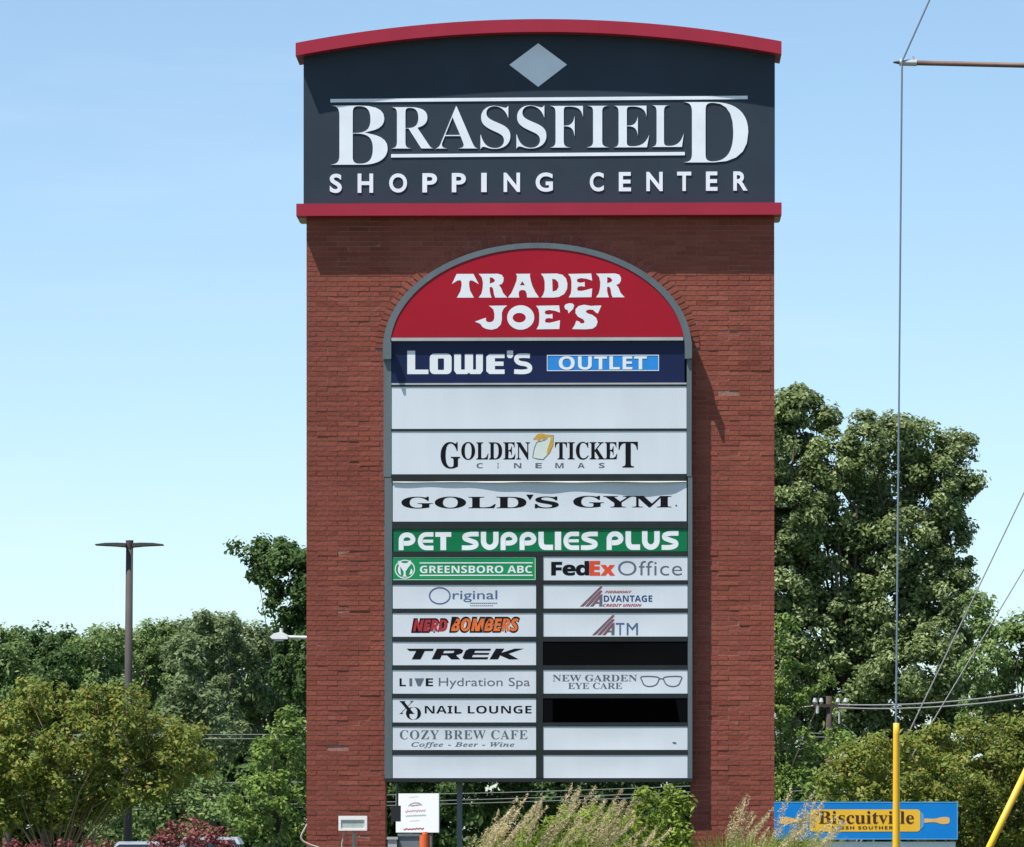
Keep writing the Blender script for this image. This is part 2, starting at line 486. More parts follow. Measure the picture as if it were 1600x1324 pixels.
for i, (x, z) in enumerate(full):
    d, ry, rx, rz = brick_pose()
    if i < 240:
        o = bpy.data.objects.new('brick', one)
        o.location = (x, d, z); o.rotation_euler = (rx, ry, rz)
        put(o, pillar)
    else:
        mtx = Matrix.Translation((x, d, z)) @ Matrix.Rotation(rz, 4, 'Z') @ Matrix.Rotation(ry, 4, 'Y') @ Matrix.Rotation(rx, 4, 'X')
        rest.add([mtx @ Vector(v) for v in t_.v], t_.f)
# arch ring of bricks on end
nv = 60
vou = bpy.data.meshes.new('arch_brick')
for i in range(nv):
    t = PI * (i + 0.5) / nv
    def pt(a, b, t): return (ecx + a * math.cos(t), ZSPR + b * math.sin(t))
    t0, t1 = PI * i / nv + 0.006, PI * (i + 1) / nv - 0.006
    q = [pt(EA, EB, t0), pt(VA, VB, t0), pt(VA, VB, t1), pt(EA, EB, t1)]
    MB().prism(q, random.uniform(-0.010, -0.006), 0.06).build('arch_brick', M['brick_o'], pillar)
rb = rest.build('brickwork', M['brick_i'], pillar, fix=False)
rb['kind'] = 'stuff'

# header box with arched crimson cap
HYF = SY - 0.03
def cap_y(px, off=0.0): return 30 + 36 * ((px - 842) / 380.0) ** 2 + off
hx = np.linspace(474, 1210.5, 33)
prof = [SL(x, cap_y(x, 12), HYF)[::2] for x in hx]
prof += [SL(1210.5, 322, HYF)[::2], SL(474, 322, HYF)[::2]]
header = MB().prism(prof, HYF - SY, WD + 0.03).build('header_box', M['navy'], sign)
hx = np.linspace(462, 1221.5, 41)
CF = HYF - 0.190
cap = MB().ribbon_solid([SL(x, cap_y(x, 20), CF)[::2] for x in hx], [SL(x, cap_y(x, 0), CF)[::2] for x in hx], CF - SY, WD + 0.12).build('cap_trim', M['trim'], header)
BF = SY - 0.195
zb0, zb1 = sz(336.5, BF), sz(317.5, BF)
MB().box(sx(463, BF), sx(1221.5, BF), BF - SY, WD + 0.12, zb0, zb1).build('base_trim', M['trim'], header)
# pale soffits under both trims
MB().ribbon_solid([SL(x, cap_y(x, 21.2), CF)[::2] for x in hx[1:-1]], [SL(x, cap_y(x, 20.1), CF)[::2] for x in hx[1:-1]], 0.0, WD + 0.10).build('soffit', M['soffit'], header)
MB().box(sx(465, BF), sx(1219.5, BF), 0.02, WD + 0.10, zb0 - 0.012, zb0 - 0.001).build('soffit', M['soffit'], header)
hp = HYF - 0.002
def raised(name, P, y, depth):
    """solid letter: print outline with thickness"""
    o = P.build(name, M['letter'], header, y)
    bm = bmesh.new(); bm.from_mesh(o.data)
    bmesh.ops.remove_doubles(bm, verts=bm.verts, dist=1e-5)
    r = bmesh.ops.extrude_face_region(bm, geom=list(bm.faces))
    for e in r['geom']:
        if isinstance(e, bmesh.types.BMVert): e.co.y -= depth
    bmesh.ops.recalc_face_normals(bm, faces=bm.faces)
    bm.to_mesh(o.data); bm.free()
    return o
raised('diamond', Print().poly([(841,68),(886,101.5),(841,136),(796,101.5)]), hp, 0.007)
raised('rule_line', Print().poly([(516,154.2),(1168,151.0),(1168,156.2),(516,159.4)]), hp, 0.007)
raised('rule_line', Print().poly([(611,240.6),(1070,238.4),(1070,243.6),(611,245.8)]), hp, 0.007)
for ch, x0, x1, y0, y1 in (('B',516.6,605.6,164.4,256.9),('R',611.6,678,167.2,231.8),('A',680.6,746,166,232),('S',750.8,797.5,165.5,233),
        ('S',807,853.8,165,232.6),('F',859.6,911,166,231),('I',917,951,166,231),('E',958,1014.3,166,231),('L',1018.5,1068.4,165.5,230.5),('D',1067.4,1169,160.6,254.8)):
    raised('letter', Print().text(ch, x0, y0, x1, y1, 'serif', -0.013), hp, 0.007)
for i, (ch, x0, x1) in enumerate((('S',515,534),('H',558.7,583),('O',608,636),('P',660,683),('P',706,728),('I',752,760.6),('N',787,812.6),('G',837,864),
        ('C',921.6,943.6),('E',967,986),('N',1010,1035.5),('T',1058,1080),('E',1103,1121),('R',1145.6,1168))):
    dy = -2.0 * (x0 - 515) / 630
    raised('letter', Print().text(ch, x0, 271 + dy, x1, 301 + dy, 'sans', 0.028), hp, 0.007)

# sign cabinet
FY = SY - 0.165          # face of the lower frame
PY = FY + 0.006          # panels sit back behind the frame lip
RY = FY - 0.040
TY = FY - 0.115          # face of the two end tabs of the arch          # face of the arch box
acx, acy = 840.0, 545.0
def ering(a, b, y, n=48, x_off=0.0):
    return [SL(acx + a * math.cos(t), acy - b * math.sin(t), y)[::2] for t in np.linspace(0, PI, n + 1)]
body = [SL(1081, 1221, FY)[::2]] + ering(240.5, 164.5, FY) + [SL(599, 1221, FY)[::2]]
cabinet = MB().prism(body, 0.0, WD * 0.7).build('sign_cabinet', M['dark'], sign)
def leg_pts(a, b, y):
    return [SL(acx + a, 561, y)[::2]] + ering(a, b, y) + [SL(acx - a, 561, y)[::2]]
MB().ribbon_solid(leg_pts(230.5, 157.0, RY), leg_pts(241.5, 165.5, RY), RY - SY, 0.001).build('arch_frame', M['frame'], cabinet)
arc_box = [SL(acx + 228, 531, RY)[::2]] + [SL(acx + 229 * math.cos(t), acy - 155 * math.sin(t), RY)[::2] for t in np.linspace(0.0905, PI - 0.0905, 44)] + [SL(acx - 228, 531, RY)[::2]]
MB().prism([p for p in arc_box], RY - SY + 0.03, -0.001).build('arch_box', M['dark'], cabinet)
for xa, xb in ((608.5, 611.8), (1078.8, 1081.8)):
    a = SL(xa, 560.5, TY); b = SL(xb, 534, TY)
    MB().box(a[0], b[0], TY - SY, RY - SY - 0.0005, a[2], b[2]).build('end_tab', M['frame'], cabinet)
def bar(x0, y0, x1, y1, mat='dark', front=FY, name='frame_bar'):
    a = SL(x0, y1, front); b = SL(x1, y0, front)
    return MB().box(a[0], b[0], front - SY, 0.0, a[2], b[2]).build(name, M[mat], cabinet)
bar(612, 527.5, 1068, 532.5, 'light_bar', RY)
bar(599.5, 561.5, 611.5, 745, 'frame', FY, 'side_frame'); bar(601, 745.6, 613, 1216.5, 'frame', FY + 0.004, 'side_frame')
bar(1073.5, 561.5, 1081, 745, 'frame', FY, 'side_frame'); bar(1075, 745.6, 1082, 1216.5, 'frame', FY + 0.004, 'side_frame')
bar(601, 1217, 1082, 1222, 'dark', FY, 'bottom_frame')
bar(612, 598.5, 1073, 601.2, 'light_bar', FY - 0.003); bar(612, 601.3, 1073, 604, 'dark')
bar(612, 670.3, 1073, 673.7); bar(612, 741.5, 1073, 753.5, 'dark', FY - 0.006)
bar(613.5, 815.5, 1074, 826.5, 'dark', FY - 0.004); bar(613.5, 862.5, 1074, 869.7)
rows = [(870,907),(914,951),(958,995),(1003,1039.5),(1047,1084),(1091.5,1129),(1135.5,1172),(1180,1216)]
for i in range(7):
    bar(613.5, rows[i][1] + 0.3, 838.3, rows[i+1][0] - 0.3); bar(849, rows[i][1] + 0.3, 1074.5, rows[i+1][0] - 0.3)
bar(838.5, 870, 848.8, 1216.5, 'dark', FY - 0.002, 'centre_mullion')

def panel(x0, y0, x1, y1, mat, label, y=PY, bend=None, outline=None, nx=24, ny=8):
    """acrylic face as a gently bowed sheet with a rim"""
    v = []; f = []
    bfun = bend or (lambda px, py: 0.0035 * math.sin(PI * (px - x0) / (x1 - x0)) * math.sin(PI * min(1, max(0, (py - y0) / (y1 - y0)))))
    if outline:
        b = MB().prism(outline, y - SY, y - SY + 0.01)
        o = b.build('tenant_panel', M[mat], sign)
    else:
        for j in range(ny + 1):
            for i in range(nx + 1):
                px, py = x0 + (x1 - x0) * i / nx, y0 + (y1 - y0) * j / ny
                v.append(SL(px, py, y + bfun(px, py)))
        W = nx + 1
        for j in range(ny):
            for i in range(nx):
                f.append((j*W + i, (j+1)*W + i, (j+1)*W + i + 1, j*W + i + 1))
        o = mesh('tenant_panel', v, f, M[mat], sign)
        sol = o.modifiers.new('thick', 'SOLIDIFY'); sol.thickness = 0.008; sol.offset = -1
    o['label'] = label
    return o, bfun

# arched red panel
RP = RY + 0.008
ro = [SL(1067, 527, RP)[::2]] + [SL(acx + 230.3 * math.cos(t), acy - 156.8 * math.sin(t), RP)[::2] for t in np.linspace(0.115, PI - 0.115, 44)] + [SL(613, 527, RP)[::2]]
p_, _ = panel(0, 0, 1, 1, 'red_panel', 'red half-round panel at the top with two lines of white lettering', RP, outline=ro)
tj = Print()
C5 = lambda pts, dx=0, dy=0: [(690 + (x + dx) * 0.1875, 410 + (y + dy) * 0.1875) for x, y in pts]
gR = [(312,96),(470,95),(505,105),(520,130),(518,158),(505,180),(480,190),(500,215),(515,255),(550,294),(450,294),(440,270),(432,220),(420,205),(404,207),(404,240),(412,275),(420,294),(312,294),(335,260),(345,215),(348,170),(338,125)]
gRh = [(405,125),(430,130),(448,150),(440,165),(405,178)]
gE = [(1058,98),(1250,95),(1258,155),(1215,140),(1165,133),(1135,140),(1130,158),(1140,168),(1165,172),(1195,165),(1196,205),(1165,200),(1140,205),(1132,222),(1138,238),(1170,240),(1215,230),(1258,218),(1252,292),(1062,294),(1080,260),(1085,220),(1085,160),(1078,125)]
tj.poly(C5([(128,96),(268,96),(312,181),(262,152),(240,150),(232,165),(232,190),(240,235),(272,294),(130,294),(160,240),(170,190),(168,160),(158,148),(132,152),(88,181)]))
tj.poly(C5(gR), [C5(gRh)]); tj.poly(C5(gR, 978), [C5(gRh, 978)])
tj.poly(C5([(622,96),(742,96),(738,110),(745,150),(760,200),(785,250),(815,294),(715,294),(712,260),(700,235),(670,230),(650,240),(645,265),(650,294),(555,294),(585,255),(610,200),(628,150),(632,115)]), [C5([(675,158),(698,192),(655,192)])])
tj.poly(C5([(830,96),(960,94),(1010,105),(1040,135),(1052,180),(1048,225),(1025,265),(980,290),(930,295),(832,294),(850,270),(862,230),(862,160),(850,120)]), [C5([(925,138),(955,145),(975,170),(978,205),(962,235),(928,245)])])
tj.poly(C5(gE)); tj.poly(C5(gE, -268, 265))
tj.poly(C5([(395,362),(550,360),(520,385),(505,420),(505,480),(495,520),(465,550),(420,562),(375,555),(345,540),(325,512),(280,494),(345,470),(375,462),(370,480),(380,495),(405,500),(430,492),(442,470),(443,430),(435,395),(415,375)]))
tj.poly(C5(ell(662,460,113,102)), [C5(ell(650,462,55,40,24))])
tj.poly(C5([(1035,352),(1065,342),(1095,345),(1108,360),(1098,390),(1060,428),(1055,400),(1035,392),(1025,370)]))
tj.poly(C5([(1335,362),(1305,430),(1285,418),(1265,398),(1235,395),(1210,402),(1205,415),(1220,428),(1260,440),(1292,465),(1303,500),(1290,535),(1260,555),(1200,560),(1090,558),(1112,525),(1125,488),(1150,495),(1165,512),(1190,508),(1195,492),(1180,475),(1140,455),(1118,425),(1120,390),(1145,365),(1190,355),(1250,365),(1300,362)]))
tj.build('lettering', M['white_print'], p_, RP - 0.0015)

PR = -0.0012   # print stands this far before its panel
def prn(P, mat, parent, bend, lift=0.0, name='lettering', y=PY):
    return P.build(name, M[mat], parent, y + PR - lift * 0.3, bend)

# navy panel
p_, b_ = panel(612, 533, 1070, 598, 'navy_panel', 'navy panel with white word and light blue box, below the red arch')
C8 = lambda pts: [(620 + x * 0.26875, 535 + y * 0.26875) for x, y in pts]
P = Print()
P.poly(C8([(62,48),(108,48),(108,158),(185,158),(185,184),(62,184)]))
P.poly(C8(rrect(193,65,320,184,26)), [C8(rrect(240,93,276,160,6))])
P.poly(C8([(335,68),(375,68),(375,158),(397,158),(397,68),(445,68),(445,158),(462,158),(462,68),(502,68),(502,165),(488,184),(430,184),(420,176),(410,184),(349,184),(335,165)]))
P.poly(C8([(540,68),(628,68),(628,92),(572,92),(572,112),(622,112),(622,137),(572,137),(572,158),(628,158),(628,184),(540,184),(522,168),(522,84)]))
P.poly(C8([(642,48),(678,48),(678,80),(668,92),(650,92),(642,80)]))
P.stroke(C8(catmull([(775,80),(740,78),(705,82),(697,102),(715,120),(755,128),(775,145),(768,165),(735,172),(684,170)], 5)), 7.2)
prn(P, 'white_print', p_, b_)
box_ = prn(Print().rect(855, 555, 1030, 580), 'sky_blue', p_, b_, 0, 'blue_box')
P = Print().text('OUTLET', 873.5, 557, 1011, 578, 'bold')
for r in ((855,555,1030,556),(855,579,1030,580),(855,556,856,579),(1029,556,1030,579)): P.rect(*r)
prn(P, 'white_print', p_, b_, 0.013)
# white blank panel
panel(612, 604.3, 1073, 670, 'panel', 'wide blank white panel below the navy one')
# cinema panel
p_, b_ = panel(612, 674, 1073, 741, 'panel', 'wide white panel with black serif lettering and a small gold ticket')
prn(Print().text('G', 688.7, 690.6, 719.5, 732.3, 'serif', 0.004).text('OLDEN', 721, 690.6, 828.5, 718.7, 'serif', 0.004), 'black_print', p_, b_)
prn(Print().text('TICKE', 867.5, 690.6, 965, 718.7, 'serif', 0.004).text('T', 966.8, 690.6, 997, 731, 'serif', 0.004), 'black_print', p_, b_)
for ch, xa, xb in (('C',745,755),('I',777.5,779.5),('N',803.5,815),('E',837,847),('M',868,881),('A',903,914),('S',936,945)):
    prn(Print().text(ch, xa, 723.7, xb, 731.7, 'bold'), 'grey_print', p_, b_, 0, 'letter')
G6 = lambda pts: [(820 + x * 0.1812, 590 + y * 0.1812) for x, y in pts]
tick = [(105,560),(85,610),(70,690),(110,702),(160,708),(215,650),(245,580),(248,500),(190,495),(180,540)]
prn(Print().poly(G6(tick)), 'pale_green', p_, b_, 0, 'ticket')
prn(Print().stroke(G6(tick), 1.3, True), 'grey_print', p_, b_, 0.002, 'ticket_outline')
prn(Print().poly(G6([(246,520),(246,580),(216,648),(190,680),(196,620),(214,570),(226,520)])), 'gold_print', p_, b_, 0.005, 'ticket_edge')
prn(Print().poly(G6([(72,535),(92,512),(112,487),(150,482),(185,492),(243,500),(236,516),(205,512),(190,540),(178,512),(160,548),(144,520),(118,560),(104,528)])), 'gold_print', p_, b_, 0.004, 'ticket_top')
# gym panel, below a wavy strip added to cast an uneven shadow on it
fx = np.linspace(614, 1073, 60); fv = []; ff = []
for k, px in enumerate(fx):
    u = (px - 614) / 459.0
    out = 0.004 + 0.020 / (1 + math.exp(-(u - 0.36) * 16)) + 0.010 * math.exp(-((u - 0.83) / 0.12) ** 2) - 0.009 * math.exp(-((u - 0.64) / 0.07) ** 2) + 0.002 * math.sin(u * 40)
    out *= min(1.0, (1 - u) * 14 + 0.15)
    for py, d in ((752.2, 0.0), (753.6 + 0.5 * math.sin(u * 23), -out), (753.9 + 0.5 * math.sin(u * 23), -out), (754.0, 0.004)):
        fv.append(SL(px, py, FY - 0.0065 + d))
    if k:
        a = 4 * k
        ff += [(a - 4 + q, a + q, a + q + 1, a - 3 + q) for q in range(3)]
mesh('shadow_casting_strip', fv, ff, M['light_bar'], cabinet)
p_, b_ = panel(614, 753.8, 1073, 815, 'panel', 'wide white panel with black wide lettering under an added shadow-casting strip')
P = Print()
P.text("GOLD", 627.5, 776, 823, 794.5, 'serif', 0.006).text('S', 836, 776, 873.5, 794.5, 'serif', 0.008)
P.poly([(822.5,773),(834,773),(828.5,782)])
prn(P, 'black_print', p_, b_)
prn(Print().text('GYM', 896, 775, 1049.5, 793.5, 'serif', 0.006), 'black_print', p_, b_)
prn(Print().poly(ell(1057,790.5,1.5,1.5,10)), 'grey_print', p_, b_, 0, 'small_mark')
# green panel, rounded heavy lettering drawn as strokes
p_, b_ = panel(615, 827, 1074, 862, 'green_panel', 'wide green panel with heavy rounded white lettering')
def bau(P, word, x0, x1, y0, y1):
    wd = {'I': 0.34, 'L': 0.78, 'T': 0.86, 'E': 0.86, 'P': 0.92, 'S': 0.92, 'U': 0.95}
    gap = 0.10
    tot = sum(wd[c] for c in word) + gap * (len(word) - 1)
    sxx = (x1 - x0) / tot; h = y1 - y0; x = x0
    for c in word:
        w = wd[c] * sxx; sw = 0.29 * h
        X = lambda u, v: (x + u * w, y1 - v * h)
        e = sw / 2 / w; ev = 0.145
        if c == 'I': P.rect(x, y0, x + w, y1)
        elif c == 'L': P.stroke([X(e,1), X(e,.6)] + [X(e + (.45-e)*(1-math.cos(t)), .45 - .305*math.sin(t)) for t in np.linspace(0.05, PI/2, 8)] + [X(1,.145)], sw)
        elif c == 'T':
            P.rect(x, y0, x + w, y0 + 0.26 * h); P.rect(x + w*0.5 - sw*0.55, y0 + 0.26*h, x + w*0.5 + sw*0.55, y1)
        elif c == 'U': P.stroke([X(e,1), X(e,.5)] + [X(.5 - (.5-e)*math.cos(t), .5 - .355*math.sin(t)) for t in np.linspace(.1, PI-.1, 14)] + [X(1-e,.5), X(1-e,1)], sw)
        elif c == 'P': P.stroke([X(e,0), X(e,.5)] + [X(.5 - (.5-e)*math.cos(t), .58 + .275*math.sin(t)) for t in np.linspace(.1, PI, 14)] + [X(.5 + (.5-e)*math.cos(t), .58 - .20*math.sin(t)) for t in np.linspace(.2, PI/2, 6)] + [X(e + sw/w*0.5,.38)], sw * 0.93)
        elif c == 'E':
            P.stroke([X(1,.875), X(.6,.875)] + [X(.55 - (.55-e)*math.sin(t), .5 + .375*math.cos(t)) for t in np.linspace(.1, PI-.1, 16)] + [X(.6,.125), X(1,.125)], sw * 0.86)
            P.rect(x + sw, y1 - .585*h, x + w*.98, y1 - .415*h)
        elif c == 'S': P.stroke(catmull([X(.98,.87), X(.5,.865), X(.2,.78), X(.2,.62), X(.5,.51), X(.8,.40), X(.8,.23), X(.5,.135), X(.0,.13)], 5), sw * 0.88)
        x += w + gap * sxx
for wd_, xa, xb, ya in (('PET', 623, 705.5, 831.6), ('SUPPLIES', 722, 935, 831), ('PLUS', 948, 1061, 830)):
    P = Print(); bau(P, wd_, xa, xb, ya, 859.7); prn(P, 'white_print', p_, b_)

LX0, LX1, RX0, RX1 = 614, 838, 849, 1074.5
def row(i, side, mat, label): 
    x0, x1 = (LX0, LX1) if side == 'l' else (RX0, RX1)
    return panel(x0, rows[i][0], x1, rows[i][1], mat, label)
# 1 left: green with emblem
p_, b_ = row(0, 'l', 'green2_panel', 'small bright green panel with white lettering and a round emblem')
P = Print().text('GREENSBORO ABC', 656.5, 884, 831.7, 895.5, 'bold')
P.rect(656, 878.8, 833, 880.6).rect(656, 898.2, 833, 900)
P.stroke(ell(632.9, 889.5, 15, 14, 36), 1.6, True)
P.poly([(623,876),(630,880),(636,880),(642,875),(643,881),(638,887),(634,893),(634,899),(637,901),(628,901),(631,899),(631,893),(626,886),(621,880)])
P.poly(arc(628,890,6,9,120,260,10)); P.poly(arc(640,893,5,5,-90,60,10))
prn(P, 'white_print', p_, b_)
P = Print()
for r in ((615,871,837,871.8),(615,905.4,837,906.2),(836.2,872,837,905.2)): P.rect(*r)
prn(P, 'mint_print', p_, b_, 0, 'border')
# 1 right
p_, b_ = row(0, 'r', 'panel', 'small white panel with heavy black and orange word and thin grey word')
prn(Print().text('Fed', 861.6, 876.8, 921, 899.7, 'bold', 0.025, 0.93), 'black_print', p_, b_)
prn(Print().text('E', 921.5, 876.8, 938, 899.7, 'bold', 0.03).text('x', 938.5, 883, 961.5, 899.7, 'bold', 0.03), 'orange_red', p_, b_, 0.002)
prn(Print().text('Office', 966, 876.8, 1066, 899.7, 'sans', -0.006, 1.05), 'grey_print', p_, b_)
# 2 left
p_, b_ = row(1, 'l', 'panel', 'small white panel with slate blue ring and thin lower case letters')
prn(Print().stroke(ell(687.5, 931, 16, 12.6, 40), 2.2, True), 'blue_print', p_, b_, 0, 'ring_letter')
P = Print().text('riginal', 707.6, 922.5, 777.4, 941, 'sans', 0.004)
prn(P, 'blue_print', p_, b_)
P = Print()
for k in range(14): P.rect(735 + k * 3.05, 941.9 + 0.1 * (k % 3), 737.4 + k * 3.05, 943.4)
prn(P, 'grey_print', p_, b_, 0, 'small_print')
P = Print()
for k in range(12): P.rect(735 + k * 3.05, 946.0, 737.2 + k * 3.05, 947.2)
prn(P, 'grey_print', p_, b_, 0, 'small_print')
# 2 right
def bars(x0, y0, s):
    P1, P2 = Print(), Print()
    for k, (bx, tx, ty) in enumerate(((0, 33.5, -31.5), (7.8, 33.5, -25), (15.5, 33.0, -18.5))):
        P1.poly([(x0 + bx, y0), (x0 + tx - 1.5, y0 + ty), (x0 + tx + 0.6, y0 + ty), (x0 + bx + 3.4, y0)])
        P2.poly([(x0 + bx + 3.5, y0), (x0 + tx + 0.7, y0 + ty), (x0 + tx + 1.6, y0 + ty + 1), (x0 + bx + 5.2, y0)])
    P1.poly([(x0 + 30, y0), (x0 + 31, y0 - 18), (x0 + 35, y0 - 20), (x0 + 35, y0)]).rect(x0 + 24, y0 - 7, x0 + 30, y0 - 4.5)
    return P1, P2
p_, b_ = row(1, 'r', 'panel', 'small white panel with slanted stripes and deep blue word between red lines')
P1, P2 = bars(906.5, 948, 1)
prn(P1, 'grey_print', p_, b_, 0.001, 'stripe_emblem'); prn(P2, 'red_print', p_, b_, 0.002, 'stripe_edge')
prn(Print().text('DVANTAGE', 943.8, 930.6, 1019.5, 940.6, 'bold', 0.0), 'deep_blue', p_, b_, 0.003)
prn(Print().text('PIEDMONT', 945.5, 923.3, 987.5, 927, 'bolditalic', 0.0, 1.0, 0.2), 'red_print', p_, b_, 0.003, 'small_print')
prn(Print().text('CREDIT UNION', 942, 943.8, 1003, 948.2, 'bolditalic', 0.0, 1.0, 0.2), 'red_print', p_, b_, 0.003, 'small_print')
# 3 left
p_, b_ = row(2, 'l', 'panel', 'small white panel with slanted red and orange comic lettering')
prn(Print().text('NERD', 642.5, 966, 701.5, 989, 'bolditalic', 0.075), 'black_print', p_, b_, 0, 'letter_outline')
prn(Print().text('BOMBERS', 702, 963.5, 813, 989, 'bolditalic', 0.07), 'black_print', p_, b_, 0.001, 'letter_outline')
prn(Print().text('NERD', 645.5, 968.5, 699.5, 986.5, 'bolditalic', 0.025), 'red_print', p_, b_, 0.003)
prn(Print().text('BOMBERS', 705, 966.5, 811, 986.5, 'bolditalic', 0.02), 'orange_print', p_, b_, 0.003)
# 3 right
p_, b_ = row(2, 'r', 'panel', 'small white panel with slanted stripes and two tall blue letters')
P1, P2 = bars(925.5, 992.7, 1)
prn(P1, 'grey_print', p_, b_, 0.001, 'stripe_emblem'); prn(P2, 'red_print', p_, b_, 0.002, 'stripe_edge')
prn(Print().text('T', 962.5, 973.6, 976, 992.7, 'sans', 0.0).text('M', 979.5, 973.6, 997, 992.7, 'sans', 0.0), 'blue_print', p_, b_, 0.003)
# 4 left
p_, b_ = row(3, 'l', 'panel', 'small white panel with heavy black slanted sans lettering')
C1 = lambda pts: [(590 + x * 0.16613, 1010 + y * 0.16613) for x, y in pts]
P = Print()
P.poly(C1([(275,22),(530,22),(520,44),(445,44),(405,123),(322,123),(365,44),(300,44)]))
P.poly(C1([(560,22),(780,22),(808,36),(795,66),(740,84),(780,123),(695,123),(655,85),(605,85),(588,123),(510,123)]), [C1([(628,42),(725,42),(715,62),(617,66)])])
P.poly(C1([(865,22),(1070,22),(1062,42),(920,42),(910,62),(1055,62),(1045,80),(900,80),(890,102),(1045,102),(1035,123),(820,123),(800,108),(830,40)]))
P.poly(C1([(1115,22),(1195,22),(1165,62),(1290,22),(1378,22),(1235,70),(1330,123),(1240,123),(1155,85),(1135,123),(1055,123)]))
prn(P, 'black_print', p_, b_)
# 4 right
row(3, 'r', 'black_panel', 'plain black panel right of the heavy black slanted lettering')
# 5 left
p_, b_ = row(4, 'l', 'panel', 'small white panel with short bold word and thin grey lettering')
prn(Print().text('L', 624.5, 1060, 634.5, 1072.3, 'bold'), 'black_print', p_, b_, 0, 'letter')
prn(Print().text('E', 665.5, 1060, 677, 1072.3, 'bold'), 'black_print', p_, b_, 0, 'letter')
prn(Print().rect(640, 1060, 644.3, 1072.3), 'grey_print', p_, b_, 0, 'letter')
prn(Print().poly([(648,1060),(663,1060),(657.5,1072.3),(653,1072.3)]), 'grey_print', p_, b_, 0, 'letter')
prn(Print().text('Hydration Spa', 686, 1059, 828.5, 1076.5, 'sans', -0.002), 'grey_print', p_, b_)
# 5 right
p_, b_ = row(4, 'r', 'panel', 'small white panel with two lines of grey serif letters and spectacles')
prn(Print().text('NEW GARDEN', 864, 1054.5, 995.8, 1065, 'serif', -0.002), 'grey_print', p_, b_)
prn(Print().text('EYE CARE', 888, 1067, 972.5, 1076.8, 'serif', -0.002), 'grey_print', p_, b_)
P = Print()
for cx, s in ((1016, 1), (1051.3, -1)):
    q = [(cx - s*14, 1058.2), (cx - s*2, 1057.2), (cx + s*12.5, 1058.6), (cx + s*13.6, 1063), (cx + s*9, 1070.5), (cx - s*1, 1073), (cx - s*9, 1070.5), (cx - s*12.5, 1064)]
    P.stroke(catmull(q, 4, True), 1.9, True)
P.stroke([(1029.6,1062),(1033.6,1060.6),(1037.6,1062)], 1.8)
prn(P, 'grey_print', p_, b_, 0, 'spectacles')
# 6 left
p_, b_ = row(5, 'l', 'panel', 'small white panel with interlocking serif monogram and wide black lettering')
prn(Print().text('X', 623, 1095.5, 649, 1115.5, 'serif', -0.012), 'black_print', p_, b_, 0.001)
prn(Print().text('O', 634.5, 1104.7, 658, 1124.6, 'serif', -0.012), 'black_print', p_, b_, 0.003)
prn(Print().text('NAIL LOUNGE', 664, 1103, 831, 1115, 'bold', -0.006), 'black_print', p_, b_)
# 6 right
p_, b_ = row(5, 'r', 'black_panel', 'black panel right of the interlocking monogram, with a blacker patch')
prn(Print().poly([(864,1092.5),(1056,1092.5),(1062,1128),(864,1128)]), 'pure_black', p_, b_, 0, 'black_patch')
# 7
p_, b_ = row(6, 'l', 'panel', 'small white panel with grey serif capitals over a line of script')
prn(Print().text('COZY BREW CAFE', 625, 1141, 824.6, 1155.4, 'serif', -0.004, 1.1), 'grey_print', p_, b_)
prn(Print().text('Coffee - Beer - Wine', 643, 1159.5, 804, 1169, 'italic', 0.012, 1.1), 'grey_print', p_, b_, 0.001)
p_, b_ = row(6, 'r', 'panel', 'small blank white panel with a faint smudge, right of the grey serif capitals')
prn(Print().poly([(1050.5,1161),(1053,1159.3),(1057,1160.5),(1057.5,1163),(1053,1162.6)]), 'grey_print', p_, b_, 0, 'smudge')
# 8
row(7, 'l', 'panel', 'blank white panel at the bottom left of the cabinet')
row(7, 'r', 'panel', 'blank white panel at the bottom right of the cabinet')
# support post under the cabinet
a = SL(717.5, 1222, SY + 0.15)
MB().box(a[0] - 0.03, a[0] + 0.03, 0.13, 0.19, -0.1, a[2] + 0.02).build('support_post', M['frame'], sign)

# ------------------------------------------------------------------ service boxes and floodlight by the sign
M['white_metal'] = flat('white_enamel', (0.86, 0.86, 0.84), 0.4, 0.1)
M['grey_box'] = flat('grey_enamel', (0.16, 0.18, 0.20), 0.5, 0.12)
M['lens'] = flat('lamp_lens', (0.45, 0.50, 0.48), 0.1, 0.15, 20)
M['conduit'] = flat('conduit', (0.42, 0.36, 0.30), 0.6, 0.2)
def P3(px, py, y): return tuple(at(px, py, y))
def box_px(mb, x0, y0, x1, y1, ya, yb, o):
    a = at(x0, y1, ya); b = at(x1, y0, ya)
    return mb.box(a.x - o.x, b.x - o.x, ya - o.y, yb - o.y, a.z - o.z, b.z - o.z)

FYD = 58.9
base = at(553, HY, FYD); base.z = 0
fl = thing('floodlight', base, 'white box floodlight on a short pipe before the left brick leg', 'floodlight')
mb = MB(); a = at(529, 1298, FYD) - base; b = at(573.5, 1275, FYD) - base
mb.prism([(a.x, a.z + 0.01), (a.x + 0.01, a.z), (b.x - 0.01, a.z), (b.x, a.z + 0.01), (b.x, b.z - 0.01), (b.x - 0.01, b.z), (a.x + 0.01, b.z), (a.x, b.z - 0.01)], -0.02, 0.16)
hs = mb.build('housing', M['white_metal'], fl)
mb = MB()
x0, x1, z0, z1 = a.x, b.x, a.z, b.z
mb.box(x0 + 0.035, x1 - 0.035, -0.024, -0.016, z0 + 0.03, z1 - 0.055)
mb.build('lens', M['lens'], hs)
mb = MB()
for (q0, q1, r0, r1) in ((x0, x1, z1 - 0.045, z1), (x0, x1, z0, z0 + 0.02), (x0, x0 + 0.028, z0 + 0.02, z1 - 0.045), (x1 - 0.028, x1, z0 + 0.02, z1 - 0.045)):
    mb.box(q0, q1, -0.036, -0.0205, r0, r1)
mb.build('rim', M['white_metal'], hs)
